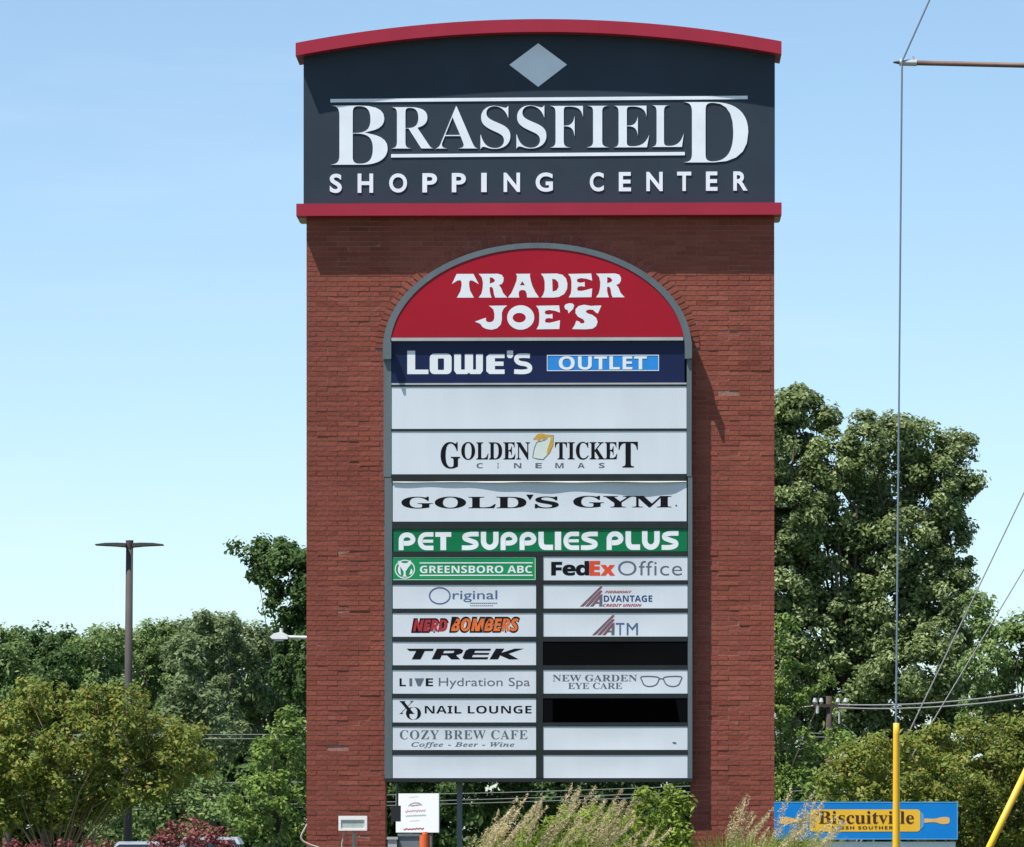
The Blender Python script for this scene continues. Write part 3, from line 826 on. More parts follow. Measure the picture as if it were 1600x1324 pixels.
MB().tube([(0, 0.06, 0), (0, 0.06, a.z + 0.01)], 0.024, 10).build('pipe', M['conduit'], fl)
MB().tube([(-0.14, 0.1, 0), (-0.14, 0.1, a.z - 0.16), (-0.12, 0.09, a.z - 0.06), (-0.09, 0.07, a.z + 0.01)], 0.011, 8).build('cable', M['conduit'], fl)
# pale hose-like conduit at the foot of the left leg
hb_ = at(476, HY, 59.4); hb_.z = 0
c_ = [P3(480, 1288, 59.4), P3(476, 1296, 59.4), P3(471, 1306, 59.4), P3(473, 1314, 59.4), P3(484, 1320, 59.4), P3(500, 1326, 59.4), P3(520, 1340, 59.4), P3(530, 1400, 59.3), P3(532, 1512, 59.3)]
c2 = catmull([(p[0], p[2]) for p in c_], 5)
MB().tube([(x, 59.4, z) for x, z in c2], 0.012, 8).build('flexible_conduit', M['conduit'], label='tan flexible conduit curling from the lower left corner of the brick leg', cat='conduit')

jb = at(618, HY, 59.7); jb.z = 0
t = thing('junction_box', jb, 'dark junction box with conduit beside the inner edge of left brick leg', 'electrical box')
MB().tube([(0.0, 0, 0), (0.0, 0, (at(0,1310,59.7)).z)], 0.014, 8).build('lower_conduit', M['dark'], t)
mb = MB(); box_px(mb, 611, 1259, 626, 1284, 59.64, 59.76, jb); mb.build('box', M['dark'], t)
MB().tube([(0.02, 0, at(0,1259,59.7).z), (0.02, 0, at(0,1224,59.7).z)], 0.014, 8).build('upper_conduit', M['dark'], t)
for x0, x1, y0, yy, lab in ((606, 620, 1308, 59.2, 'narrow light grey service box on the ground at the left brick leg'), (623, 655, 1303, 59.3, 'wide dark grey service cabinet standing in front of the white placard')):
    b0 = at((x0 + x1) / 2, HY, yy); b0.z = 0
    t = thing('service_box', b0, lab, 'electrical box', 'service boxes at the sign')
    w = (x1 - x0) * K * yy / 2; h = at(0, y0, yy).z
    MB().box(-w, w, 0, 0.22, 0, h - 0.03).build('body', M['grey_box'] if x0 > 610 else M['light_bar'], t)
    MB().box(-w - 0.012, w + 0.012, -0.015, 0.235, h - 0.029, h).build('lid', M['grey_box'] if x0 > 610 else M['light_bar'], t)
    MB().box(w * 0.4, w * 0.6, -0.02, -0.001, h * 0.5, h * 0.5 + 0.06).build('latch', M['dark'], t)

# white placard on a stake behind the sign, and an orange barrel
YP = 64.0
pb = at(652, HY, YP); pb.z = 0
t = thing('placard', pb, 'white placard with faded red and grey script seen under the sign cabinet', 'placard', rz=math.radians(-32))
mb = MB(); box_px(mb, 612, 1240, 692, 1301, YP, YP + 0.02, pb); bd = mb.build('board', M['white_print'], t)
MB().box(-0.2, -0.17, 0.02, 0.05, 0, 1.9).build('stake', M['frame'], t); MB().box(0.17, 0.2, 0.02, 0.05, 0, 1.9).build('stake', M['frame'], t)
def squig(pts, w, mat, name):
    P = Print().stroke(catmull(pts, 4), w)
    v = [tuple(at(x, y, YP - 0.004) - pb) for x, y, _ in P.v]
    mesh(name, v, P.f, M[mat], bd)
def scrawl(x0, x1, y, amp, n, w, mat, tilt=1.5):
    pts = [(x0 + (x1 - x0) * k / n + random.uniform(-.5, .5), y + amp * (1 if k % 2 else -1) * random.uniform(.4, 1.2) - tilt * k / n) for k in range(n + 1)]
    squig(pts, w, mat, 'script_mark')
squig([(636,1260),(641,1256),(648,1254.5),(655,1255),(661,1258.5)], 0.8, 'maroon', 'script_mark'); scrawl(640, 657, 1259, 0.7, 12, 0.7, 'maroon'); scrawl(630, 667, 1268, 1.6, 16, 0.7, 'red_print'); scrawl(630, 669, 1275, 1.0, 20, 0.6, 'grey_print')
scrawl(638, 656, 1283, 0.6, 10, 0.5, 'lens'); scrawl(626, 664, 1296, 0.9, 12, 1.3, 'red_print'); scrawl(636, 654, 1246, 0.5, 8, 0.5, 'lens')
M['orange_plastic'] = flat('orange_plastic', (0.72, 0.13, 0.03), 0.5, 0.12)
bb = at(664, HY, 62.8); bb.z = 0
t = thing('traffic_delineator', bb, 'slim orange and white traffic delineator behind the service cabinet', 'delineator')
h = at(0, 1304, 62.8).z
for k in range(5):
    z0_, z1_ = h * k / 5, h * (k + 1) / 5
    MB().tube([(0, 0, z0_), (0, 0, z1_ - 0.002)], [0.10 - 0.008 * k, 0.097 - 0.008 * k], 18).build('band', M['orange_plastic'] if k % 2 == 0 else M['white_metal'], t)
MB().tube([(0, 0, h), (0, 0, h + 0.03)], [0.035, 0.03], 12).build('handle', M['orange_plastic'], t)

# ------------------------------------------------------------------ roadside restaurant sign
YB = 72.0
b0 = at(1355, HY, YB); b0.z = 0
t = thing('restaurant_sign', b0, 'blue sign with a yellow rolling pin beside the right brick leg', 'sign')
M['blue_face'] = flat('blue_face', (0.006, 0.22, 0.66), 0.5, 0.1, 1.5, spec=0.2)
M['blue_edge'] = flat('pale_blue_edge', (0.10, 0.36, 0.72), 0.45, 0.1)
M['pin'] = flat('yellow_print', (0.88, 0.50, 0.03), 0.5, 0.1)
M['pin2'] = flat('peach_print', (0.78, 0.46, 0.14), 0.5, 0.1)
M['brown'] = flat('brown_print', (0.06, 0.02, 0.006), 0.5, 0.1)
mb = MB(); box_px(mb, 1206, 1253, 1496.5, 1312, YB, YB + 0.3, b0); face = mb.build('blue_panel', M['blue_face'], t)
def on_face(P, mat, name, lift, par=face):
    v = [tuple(at(x, y, YB - lift) - b0) for x, y, _ in P.v]
    return mesh(name, v, P.f, M[mat], par)
P = Print()
for r in ((1206,1253,1496.5,1254.6),(1206,1310.4,1496.5,1312),(1206,1254.6,1207.6,1310.4),(1495,1254.6,1496.5,1310.4)): P.rect(*r)
on_face(P, 'blue_edge', 'border', 0.003)
on_face(Print().poly(rrect(1265, 1265, 1438, 1299.6, 5)), 'pin', 'pin_body', 0.003)
for s in (1, -1):
    X = lambda x: 1351.5 + s * (x - 1351.5)
    on_face(Print().poly([(X(x), y) for x, y in ((1439,1269),(1443,1272),(1444,1283),(1443,1292),(1439,1296))]), 'blue_edge', 'pin_collar', 0.004)
    on_face(Print().poly([(X(x), y) for x, y in catmull([(1444,1279),(1460,1279.5),(1472,1277),(1482,1277.5),(1484,1282),(1482,1287),(1472,1288),(1460,1285),(1444,1286)], 3)]), 'pin2', 'pin_handle', 0.003)
on_face(Print().text('Biscuitville', 1279, 1267.5, 1428, 1287.5, 'serif', 0.0), 'brown', 'lettering', 0.006)
on_face(Print().text('FRESH SOUTHERN', 1300, 1291, 1404, 1296, 'bold', 0.0, 1.15), 'brown', 'small_lettering', 0.006)
mb = MB(); box_px(mb, 1262, 1315.5, 1493, 1372, YB + 0.05, YB + 0.25, b0); low = mb.build('lower_panel', M['white_print'], t)
for px in (1240, 1470):
    x = at(px, 0, YB).x - b0.x
    MB().box(x - 0.06, x + 0.06, 0.08, 0.2, -0.1, at(0, 1312, YB).z).build('post', M['dark'], t)

# ------------------------------------------------------------------ poles, lamps and lines
M['pole_dark'] = flat('weathered_dark_pole', (0.06, 0.055, 0.05), 0.8, 0.3, 1.5, bump=0.3)
M['pole_wood'] = flat('utility_wood', (0.07, 0.055, 0.045), 0.9, 0.3, 2, bump=0.4, spec=0.2)
M['wire'] = flat('grey_wire', (0.25, 0.25, 0.25), 0.5, 0.1)
M['wire_dark'] = flat('blue_grey_wire', (0.16, 0.20, 0.26), 0.5, 0.1)
M['porcelain'] = flat('porcelain', (0.5, 0.5, 0.5), 0.3, 0.2)
M['yellow'] = flat('yellow_guard', (0.80, 0.44, 0.012), 0.4, 0.1, 3, streak=True)
M['rust'] = flat('rusty_pipe', (0.14, 0.075, 0.055), 0.6, 0.35, 5)
M['galv'] = flat('galvanised', (0.5, 0.5, 0.5), 0.4, 0.2)

# parking-lot light with two flat heads
YL = 112.0
b0 = at(200, HY, YL); b0.z = 0
t = thing('parking_lot_light', b0, 'dark parking-lot light pole with two thin flat lamp heads at left', 'light pole')
top = at(202.5, 851, YL) - b0
MB().tube([(0, 0, 0), (0.0, 0, top.z * 0.5), (top.x, 0, top.z)], [0.10, 0.088, 0.078], 12).build('pole', M['pole_dark'], t, True)
MB().box(-0.25, 0.25, -0.25, 0.25, 0, 0.5).build('footing', M['concrete'], t)
for s in (1, -1):
    w = 53 * K * YL
    prof_ = [(0.07, 0.03), (0.25, 0.04), (w * 0.7, 0.035), (w, 0.008), (w, -0.008), (w * 0.6, -0.022), (0.3, -0.03), (0.07, -0.05)]
    MB().prism([(top.x + s * x, top.z + z - 0.01) for x, z in prof_], -0.22, 0.22).build('lamp_head', M['pole_dark'], t)
MB().tube([(top.x, 0, top.z - 0.08), (top.x, 0, top.z + 0.09)], 0.085, 12).build('pole_cap', M['pole_dark'], t)

# cobra-head street lamp peeping out from behind the brick
YS = 125.0
b0 = at(540, HY, YS); b0.z = 0
t = thing('street_lamp', b0, 'pale cobra-head street lamp reaching out left of the brick pillar', 'street lamp')
z_ = at(0, 997, YS).z
MB().tube([(0, 0, 0), (0, 0, z_ + 0.1)], [0.12, 0.08], 12).build('pole', M['galv'], t, True)
ax = at(446, 0, YS).x - b0.x
MB().tube([(0, 0, z_ - 0.02), (ax * 0.5, 0, z_ + 0.0), (ax, 0, z_ + 0.02)], 0.045, 8).build('arm', M['galv'], t, True)
x0_ = at(422, 0, YS).x - b0.x
hd = MB().prism([(ax + 0.06, z_ + 0.07), (ax - 0.10, z_ + 0.15), (x0_ + 0.08, z_ + 0.10), (x0_, z_ + 0.02), (x0_ + 0.06, z_ - 0.03), (ax + 0.06, z_ - 0.03)], -0.14, 0.14).build('lamp_head', M['white_metal'], t)
MB().prism([(ax - 0.02, z_ - 0.032), (x0_ + 0.08, z_ - 0.032), (x0_ + 0.13, z_ - 0.08), (ax - 0.08, z_ - 0.08)], -0.1, 0.1).build('lens', M['lens'], hd)
MB().tube([(ax - 0.1, 0, z_ + 0.13), (ax - 0.1, 0, z_ + 0.24)], 0.045, 10).build('photocell', M['galv'], hd)

# near utility pole beyond the right edge: strut arm and sidewalk guy
YG = 45.0
b0 = at(1950, HY, YG); b0.z = 0
t = thing('utility_pole', b0, 'roadside utility pole whose brown strut arm reaches in at upper right', 'utility pole')
MB().tube([(0, 0, -0.2), (0, 0, 15.6)], [0.17, 0.12], 14).build('pole', M['pole_wood'], t, True)
tip = at(1402, 98, YG) - b0; rt = at(1600, 102.5, YG) - b0
sl = (rt.z - tip.z) / (rt.x - tip.x)
arm = MB().tube([(tip.x + 0.03, 0, tip.z), (0, 0, tip.z - sl * tip.x)], 0.022, 10).build('strut_arm', M['rust'], t, True)
MB().tube([(tip.x + 0.02, 0, tip.z), (tip.x + 0.17, 0, tip.z + sl * 0.15)], 0.029, 10).build('end_clamp', M['galv'], arm)
MB().tube([(tip.x - 0.035, 0, tip.z + 0.002), (tip.x + 0.02, 0, tip.z)], [0.007, 0.016], 8).build('end_bolt', M['dark'], arm)
MB().tube([(tip.x + 0.14, -0.01, tip.z + 0.02), (tip.x + 0.14, -0.01, tip.z + 0.055)], 0.008, 6).build('bolt', M['galv'], arm)
# guy 1: down from the pole top, over the arm tip, to the ground
g0 = at(1398, HY, YG); g0.z = 0
gy = thing('guy_wire', g0, 'vertical guy wire dropping from the strut arm tip into a yellow guard', 'guy wire', 'guy wires with yellow guards')
k1 = at(1409, 97, YG) - g0; k2 = at(1452, 0, YG) - g0
f = (b0.x - g0.x - k1.x) / (k2.x - k1.x)
topg = Vector((k1.x + (k2.x - k1.x) * f, 0, min(k1.z + (k2.z - k1.z) * f, 15.2)))
low1 = at(1400, 1140, YG) - g0
MB().tube([topg, k1 + Vector((0, -0.03, 0.0)), low1, (low1.x - 0.01, 0, 0.0)], 0.0085, 6).build('wire', M['wire_dark'], gy)
tp = at(1400.5, 1130, YG) - g0; bt = at(1400.5, 1324, YG) - g0
MB().tube([(tp.x, 0, tp.z), (tp.x, 0, tp.z - 0.1), (bt.x, 0, bt.z), (bt.x, 0, 0.02)], [0.026, 0.028, 0.033, 0.034], 12).build('guard', M['yellow'], gy, True)
# guy 2: slanting guard at the right edge
g0 = at(1451, 1512, YG); g0.z = 0
gy = thing('guy_wire', g0, 'slanting guy wire in a yellow guard at the lower right corner', 'guy wire', 'guy wires with yellow guards')
d = (at(1600, 1212, YG) - at(1546, 1324, YG)); st = at(1546, 1324, YG) - g0
s0 = st - d * (st.z / d.z)
MB().tube([s0, s0 + d * (2.55 / d.z)], 0.030, 12).build('guard', M['yellow'], gy, True)
MB().tube([s0 + d * (2.4 / d.z), s0 + d * ((b0.x - g0.x - s0.x) / d.x)], 0.008, 6).build('wire', M['wire'], gy)

# two bare guy wires farther back, from a pole beyond the right edge
YW = 100.0
b0 = at(1800, HY, YW); b0.z = 0
t = thing('utility_pole', b0, 'far utility pole beyond the right edge, holding two slanting guy wires', 'utility pole')
MB().tube([(0, 0, -0.2), (0, 0, 14.2)], [0.18, 0.12], 12).build('pole', M['pole_wood'], t, True)
for (xa, ya, xb, yb), lab in (((1600, 770, 1420, 1145), 'long slanting grey guy wire crossing the sky, the upper of two'), ((1600, 890, 1450, 1140), 'short slanting grey guy wire before the dark tree, the lower of two')):
    A = at(xa, ya, YW); B = at(xb, yb, YW); dd = A - B
    s0 = B - dd * (B.z / dd.z); s1 = B + dd * ((b0.x - B.x) / dd.x)
    w = MB().tube([(0, 0, 0), s1 - s0], 0.013, 6).build('guy_wire', M['wire'], label=lab, cat='guy wire', group='bare guy wires at right')
    w.location = s0

# distant utility pole with insulators
YU = 200.0
b0 = at(1295, HY, YU); b0.z = 0
t = thing('utility_pole', b0, 'distant wooden utility pole with white insulators in front of the big tree', 'utility pole')
zt = at(0, 1088, YU).z
MB().tube([(0, 0, -0.2), (0, 0, zt)], [0.16, 0.11], 12).build('pole', M['pole_wood'], t, True)
zc = at(0, 1103, YU).z
arm = MB().box(-0.62, 0.75, -0.18, -0.06, zc - 0.06, zc + 0.06).build('crossarm', M['pole_wood'], t)
for x in (-0.55, -0.3, 0.35, 0.65):
    MB().tube([(x, -0.12, zc + 0.06), (x, -0.12, zc + 0.15), (x, -0.12, zc + 0.30)], [0.03, 0.09, 0.05], 8).build('insulator', M['porcelain'], arm)
MB().tube([(-0.45, -0.14, zc + 0.0), (-0.45, -0.14, zc - 0.3)], 0.06, 8).build('insulator', M['porcelain'], arm)
MB().tube([(0.4, -0.1, zc - 0.7), (0.4, -0.1, zc + 0.0)], 0.03, 8).build('fuse', M['porcelain'], t)
MB().tube([(0.05, 0, zc - 0.3), at(1338, 1150, YU) - b0], 0.018, 6).build('stay', M['wire'], t)
def span(label, pts, y0, y1, r=0.022, sag=0.0):
    """line between photo points, y0..y1 metres away"""
    n = 24; P_ = []
    A = at(*pts[0], y0); B = at(*pts[1], y1)
    for i in range(n + 1):
        u = i / n; p = A.lerp(B, u); p.z -= sag * 4 * u * (1 - u); P_.append(p - A)
    o = MB().tube(P_, r, 6).build('power_line', M['wire'], label=label, cat='power line', group='power lines')
    o.location = A
pu = (1295, 1100)
span('upper of two power lines running right from the distant pole', ((1308, 1101), (1760, 1052)), YU, 170, 0.03, 0.35)
span('lower of two power lines running right from the distant pole', ((1308, 1106), (1760, 1062)), YU, 170, 0.03, 0.35)
span('short power line between the right brick leg and the distant pole', ((1284, 1101), (700, 1142)), YU, 205, 0.03, 0.3)
span('topmost power line left of the brick pillar', ((-60, 1149), (1284, 1146)), 190, YU, 0.018, 0.0)
span('second power line from top left of the brick pillar', ((-60, 1156), (1290, 1152)), 190, YU, 0.020, 0.0)
span('third power line from top left of the brick pillar', ((-60, 1213), (1290, 1178)), 190, YU, 0.017, 0.6)
span('fourth power line from top left of the brick pillar', ((-60, 1242), (1292, 1218)), 190, YU, 0.017, 0.3)
span('fifth power line from top, seen left of and under the sign', ((-60, 1262), (1292, 1228)), 190, YU, 0.018, 0.2)
span('lowest power line, seen left of and under the sign', ((-60, 1267), (1292, 1234)), 190, YU, 0.017, 0.2)

# ------------------------------------------------------------------ parked cars (their roofs show at lower left)
M['silver'] = flat('silver_car_paint', (0.42, 0.44, 0.46), 0.25, 0.05, metal=0.4)
M['white_car'] = flat('white_car_paint', (0.72, 0.72, 0.72), 0.25, 0.05)
M['glass'] = flat('car_glass', (0.015, 0.02, 0.025), 0.05, 0.1)
M['tyre'] = flat('tyre', (0.015, 0.015, 0.015), 0.8, 0.2)
def car(px, y, mat, label, h=1.46):
    b0 = at(px, HY, y); b0.z = 0.004
    t = thing('parked_car', b0, label, 'car', 'cars in the lot', math.radians(-90))
    def loft(prof, w0, w1, z0, z1):
        v = []; n = len(prof)
        for s in (-1, 1):
            for x, z in prof:
                k = (z - z0) / (z1 - z0); v.append((x, s * (w0 + (w1 - w0) * k), z))
        f = [tuple(range(n)), tuple(range(2*n - 1, n - 1, -1))] + [(i, (i+1) % n, n + (i+1) % n, n + i) for i in range(n)]
        return v, f
    bp = [(-2.25,.35),(-2.3,.6),(-2.2,.85),(-1.6,.93),(1.0,.93),(2.0,.82),(2.25,.65),(2.27,.35)]
    o = MB().add(*loft(bp, .88, .84, .35, .93)).build('body', M[mat], t)
    bv = o.modifiers.new('soft', 'BEVEL'); bv.width = 0.07; bv.segments = 3
    rp = [(-1.85,.94),(-1.2,h-.05),(-.7,h),(.1,h),(.45,h-.05),(1.15,.94)]
    o = MB().add(*loft(rp, .80, .60, .94, h)).build('cabin', M['glass'], t)
    bv = o.modifiers.new('soft', 'BEVEL'); bv.width = 0.06; bv.segments = 3
    r = MB().add(*loft([(-1.35,h-.16),(-1.16,h-.03),(-.7,h+.006),(.1,h+.006),(.42,h-.03),(.62,h-.16)], .70, .61, h-.16, h)).build('roof', M[mat], t)
    for x in (-1.4, 1.4):
        for s in (-1, 1):
            w = MB().tube([(x, s*.72, .33), (x, s*.9, .33)], .33, 20).build('wheel', M['tyre'], t)
            MB().tube([(x, s*.895, .33), (x, s*.91, .33)], .2, 16).build('rim', M['galv'], w)
    for s in (-1, 1):
        MB().box(2.2, 2.29, s*.65 - .15, s*.65 + .15, .58, .70).build('headlight', M['lens'], t)
        MB().box(-2.31, -2.22, s*.65 - .14, s*.65 + .14, .62, .78).build('tail_light', M['red_print'], t)
car(232, 105, 'silver', 'silver parked car at the foot of the light pole', 1.35)
car(330, 118, 'silver', 'silver-grey parked car behind the round red shrub', 1.42)

# ------------------------------------------------------------------ vegetation
def leaves_mesh(name, C, N, size, mat, parent, aspect=0.55, fold=0.25, **kw):
    """C centres, N unit normals; every leaf a folded four-point blade"""
    n = len(C)
    T = RNG.normal(size=(n, 3)); T -= (T * N).sum(1)[:, None] * N
    T /= np.linalg.norm(T, axis=1)[:, None] + 1e-9
    B = np.cross(N, T)
    s = size * RNG.uniform(0.6, 1.35, n)[:, None]
    V = np.empty((n, 4, 3))
    V[:, 0] = C - T * s * 0.5
    V[:, 1] = C + B * s * aspect * 0.5 + N * s * fold * 0.4
    V[:, 2] = C + T * s * 0.5
    V[:, 3] = C - B * s * aspect * 0.5 + N * s * fold * 0.4
    base = (np.arange(n) * 4)[:, None]
    F = np.concatenate([base + np.array([[0, 1, 2]]), base + np.array([[0, 2, 3]])], 1).reshape(-1)
    me = bpy.data.meshes.new(name)
    me.vertices.add(n * 4); me.vertices.foreach_set('co', V.reshape(-1).astype(np.float32))
    nf = n * 2
    me.loops.add(nf * 3); me.loops.foreach_set('vertex_index', F.astype(np.int32))
    me.polygons.add(nf)
    me.polygons.foreach_set('loop_start', np.arange(nf, dtype=np.int32) * 3)
    me.polygons.foreach_set('loop_total', np.full(nf, 3, dtype=np.int32))
    me.update(calc_edges=True)
    me.materials.append(mat)
    return put(bpy.data.objects.new(name, me), parent, **kw)

def sphere_pts(n):
    d = RNG.normal(size=(n, 3)); d /= np.linalg.norm(d, axis=1)[:, None]; return d

def crown_pts(blobs, dens, clump, droop=0.0, keep=0.85, flat_=0.75):
    """leaf centres and normals: twig clumps spread over and inside each blob"""
    Cs, Ns = [], []
    for (c, r) in blobs:
        c = np.array(c)
        nl = max(40, int(4 * PI * r * r * dens))
        ncl = max(6, int(3.2 * (r / clump) ** 2 * 1.6))
        d = sphere_pts(ncl)
        rad = r * (0.45 + 0.55 * RNG.random(ncl) ** 0.6)
        cc = c + d * rad[:, None]
        ok = RNG.random(ncl) < keep
        cc, d = cc[ok], d[ok]
        if len(cc) == 0: continue
        cs = clump * RNG.uniform(0.55, 1.25, len(cc))
        idx = RNG.integers(0, len(cc), nl)
        q = sphere_pts(nl)
        q2 = q * (RNG.random(nl) ** 0.45)[:, None] * cs[idx][:, None]
        q2[:, 2] *= flat_
        P_ = cc[idx] + q2
        Nn = 0.55 * q + 0.5 * d[idx] + np.array([0, 0, 0.55]) + 0.55 * RNG.normal(size=(nl, 3))
        Nn /= np.linalg.norm(Nn, axis=1)[:, None] + 1e-9
        Cs.append(P_); Ns.append(Nn)
    C = np.concatenate(Cs); N = np.concatenate(Ns)
    ok = C[:, 2] > 0.05
    return C[ok], N[ok]

def limbs(mb, foot, blobs, r0, n_twigs=3, fork=0.35):
    """tapered trunk with a limb to every blob"""
    foot = Vector(foot)
    tops = [Vector(b[0]) for b in blobs]
    cx = sum((p.x for p in tops)) / len(tops); cy = sum((p.y for p in tops)) / len(tops); zt = max(p.z for p in tops)
    zf = foot.z + (zt - foot.z) * fork
    hub = Vector((foot.x * 0.8 + cx * 0.2, foot.y * 0.8 + cy * 0.2, zf))
    mb.tube([foot + Vector((0, 0, -0.1)), foot.lerp(hub, 0.08), foot.lerp(hub, 0.55) + Vector((r0 * 0.4, 0, 0)), hub], [r0 * 1.35, r0, r0 * 0.85, r0 * 0.72], 10)
    for (c, r), p in zip(blobs, tops):
        m = hub.lerp(p, 0.5) + Vector((random.uniform(-.15, .15), random.uniform(-.15, .15), random.uniform(0, .25))) * (p - hub).length
        q = r0 * random.uniform(0.16, 0.26)
        mb.tube([hub - Vector((0, 0, r0 * 0.3)), m, p], [q * 1.3, q * 0.8, q * 0.25], 6)
        for _ in range(n_twigs):
            e = p + Vector((random.uniform(-1, 1), random.uniform(-1, 1), random.uniform(-.4, 1))) * r * 0.8
            mb.tube([m.lerp(p, 0.7), e], [q * 0.3, q * 0.08], 4)

M['bark'] = flat('bark', (0.085, 0.065, 0.05), 0.95, 0.35, 3, bump=0.8, bscale=12)
M['bark_pale'] = flat('smooth_tan_bark', (0.26, 0.17, 0.115), 0.8, 0.3, 4, bump=0.3, bscale=12)
M['oak_leaf'] = leaf_mat('oak_leaf', (0.08, 0.13, 0.04), (0.26, 0.325, 0.125), (0.46, 0.52, 0.30), 0.42, 0.38)  # palest tone puts sunlit leaf sheen into the colour, scattered at random
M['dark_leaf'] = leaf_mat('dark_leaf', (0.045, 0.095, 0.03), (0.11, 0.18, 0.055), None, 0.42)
M['mid_leaf'] = leaf_mat('mid_leaf', (0.12, 0.20, 0.06), (0.22, 0.31, 0.11), (0.30, 0.38, 0.16), 0.45)  # tones raised so the colour carries the far tree line's haze
M['light_leaf'] = leaf_mat('light_leaf', (0.12, 0.21, 0.045), (0.23, 0.33, 0.08), (0.30, 0.39, 0.12), 0.45)
M['conifer_leaf'] = leaf_mat('conifer_leaf', (0.14, 0.20, 0.095), (0.235, 0.30, 0.14), None, 0.42)  # lightened too, distance haze put into the leaf colour
M['myrtle_leaf'] = leaf_mat('myrtle_leaf', (0.125, 0.18, 0.035), (0.25, 0.30, 0.068), (0.35, 0.27, 0.065), 0.45)
M['red_leaf'] = leaf_mat('barberry_leaf', (0.12, 0.03, 0.035), (0.27, 0.08, 0.085), (0.32, 0.13, 0.12), 0.3)
M['shrub_leaf'] = leaf_mat('shrub_leaf', (0.15, 0.23, 0.035), (0.30, 0.40, 0.075), (0.40, 0.47, 0.11), 0.5)

def tree(name, label, cat, y, blobs_px, foot_px, leaf, size, dens, clump, r0, depth=0.8, bark='bark', group=None, keep=0.85, stems=1, fork=0.35, aspect=0.55, fill=1):
    foot = at(foot_px, HY, y); foot.z = 0
    t = thing(name, foot, label, cat, group)
    bl = []
    for (px, py, r) in blobs_px:
        for k in range(fill):
            p = at(px, py, y); rr = r * K * y
            dy = random.uniform(-1, 1) * depth * rr + (0 if k == 0 else rr * 0.8)
            bl.append(((p.x - foot.x, dy, max(p.z, rr * 0.4)), rr))
    mb = MB()
    if stems == 1: limbs(mb, (0, 0, 0), bl, r0, 3, fork)
    else:
        for s in range(stems):
            a = 2 * PI * s / stems
            limbs(mb, (r0 * 2.2 * math.cos(a), r0 * 2.2 * math.sin(a), 0), bl[s::stems] or bl[:1], r0 * random.uniform(.7, 1.1), 2, fork)
    mb.build('trunk', M[bark], t, True, fix=False)
    C, N = crown_pts(bl, dens, clump, keep=keep)
    leaves_mesh('crown', C, N, size, M[leaf], t, aspect)
    return t

# big oak to the right of the sign
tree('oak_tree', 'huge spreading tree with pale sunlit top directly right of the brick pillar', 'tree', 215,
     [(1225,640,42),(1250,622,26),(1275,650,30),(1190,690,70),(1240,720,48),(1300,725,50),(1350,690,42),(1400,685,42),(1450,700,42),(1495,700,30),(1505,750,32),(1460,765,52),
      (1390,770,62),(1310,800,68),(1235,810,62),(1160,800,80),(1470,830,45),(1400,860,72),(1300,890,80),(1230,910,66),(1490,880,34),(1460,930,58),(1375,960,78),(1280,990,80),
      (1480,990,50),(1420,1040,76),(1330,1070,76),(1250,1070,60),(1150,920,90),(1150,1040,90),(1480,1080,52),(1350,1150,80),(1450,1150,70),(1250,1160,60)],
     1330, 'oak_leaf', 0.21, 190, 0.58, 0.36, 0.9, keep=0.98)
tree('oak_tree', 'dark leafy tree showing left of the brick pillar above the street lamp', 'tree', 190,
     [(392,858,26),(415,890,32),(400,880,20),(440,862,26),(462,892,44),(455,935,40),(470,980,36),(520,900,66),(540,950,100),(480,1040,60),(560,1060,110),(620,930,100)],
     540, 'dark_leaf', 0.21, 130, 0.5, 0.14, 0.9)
# right edge trees
tree('broadleaf_tree', 'light green tree at the right edge, right of the huge tree', 'tree', 205,
     [(1530,950,30),(1560,985,32),(1600,985,30),(1585,1030,40),(1540,1040,42),(1610,1080,52),(1560,1100,46),(1640,1020,50),(1530,1120,40),(1620,1150,60)],
     1590, 'mid_leaf', 0.22, 105, 0.45, 0.2, 0.9, keep=0.75)
tree('broadleaf_tree', 'small bright tree between the brick pillar and the distant utility pole', 'tree', 150,
     [(1228,975,16),(1218,1000,14),(1240,1060,28),(1285,1065,16),(1262,1090,24),(1222,1090,26),(1245,1160,30),(1290,1158,20),(1325,1165,18),(1225,1180,26),(1260,1200,30),(1200,1120,44),(1190,1220,50),(1255,1245,44)],
     1215, 'light_leaf', 0.15, 140, 0.32, 0.09, 0.9, keep=0.8)

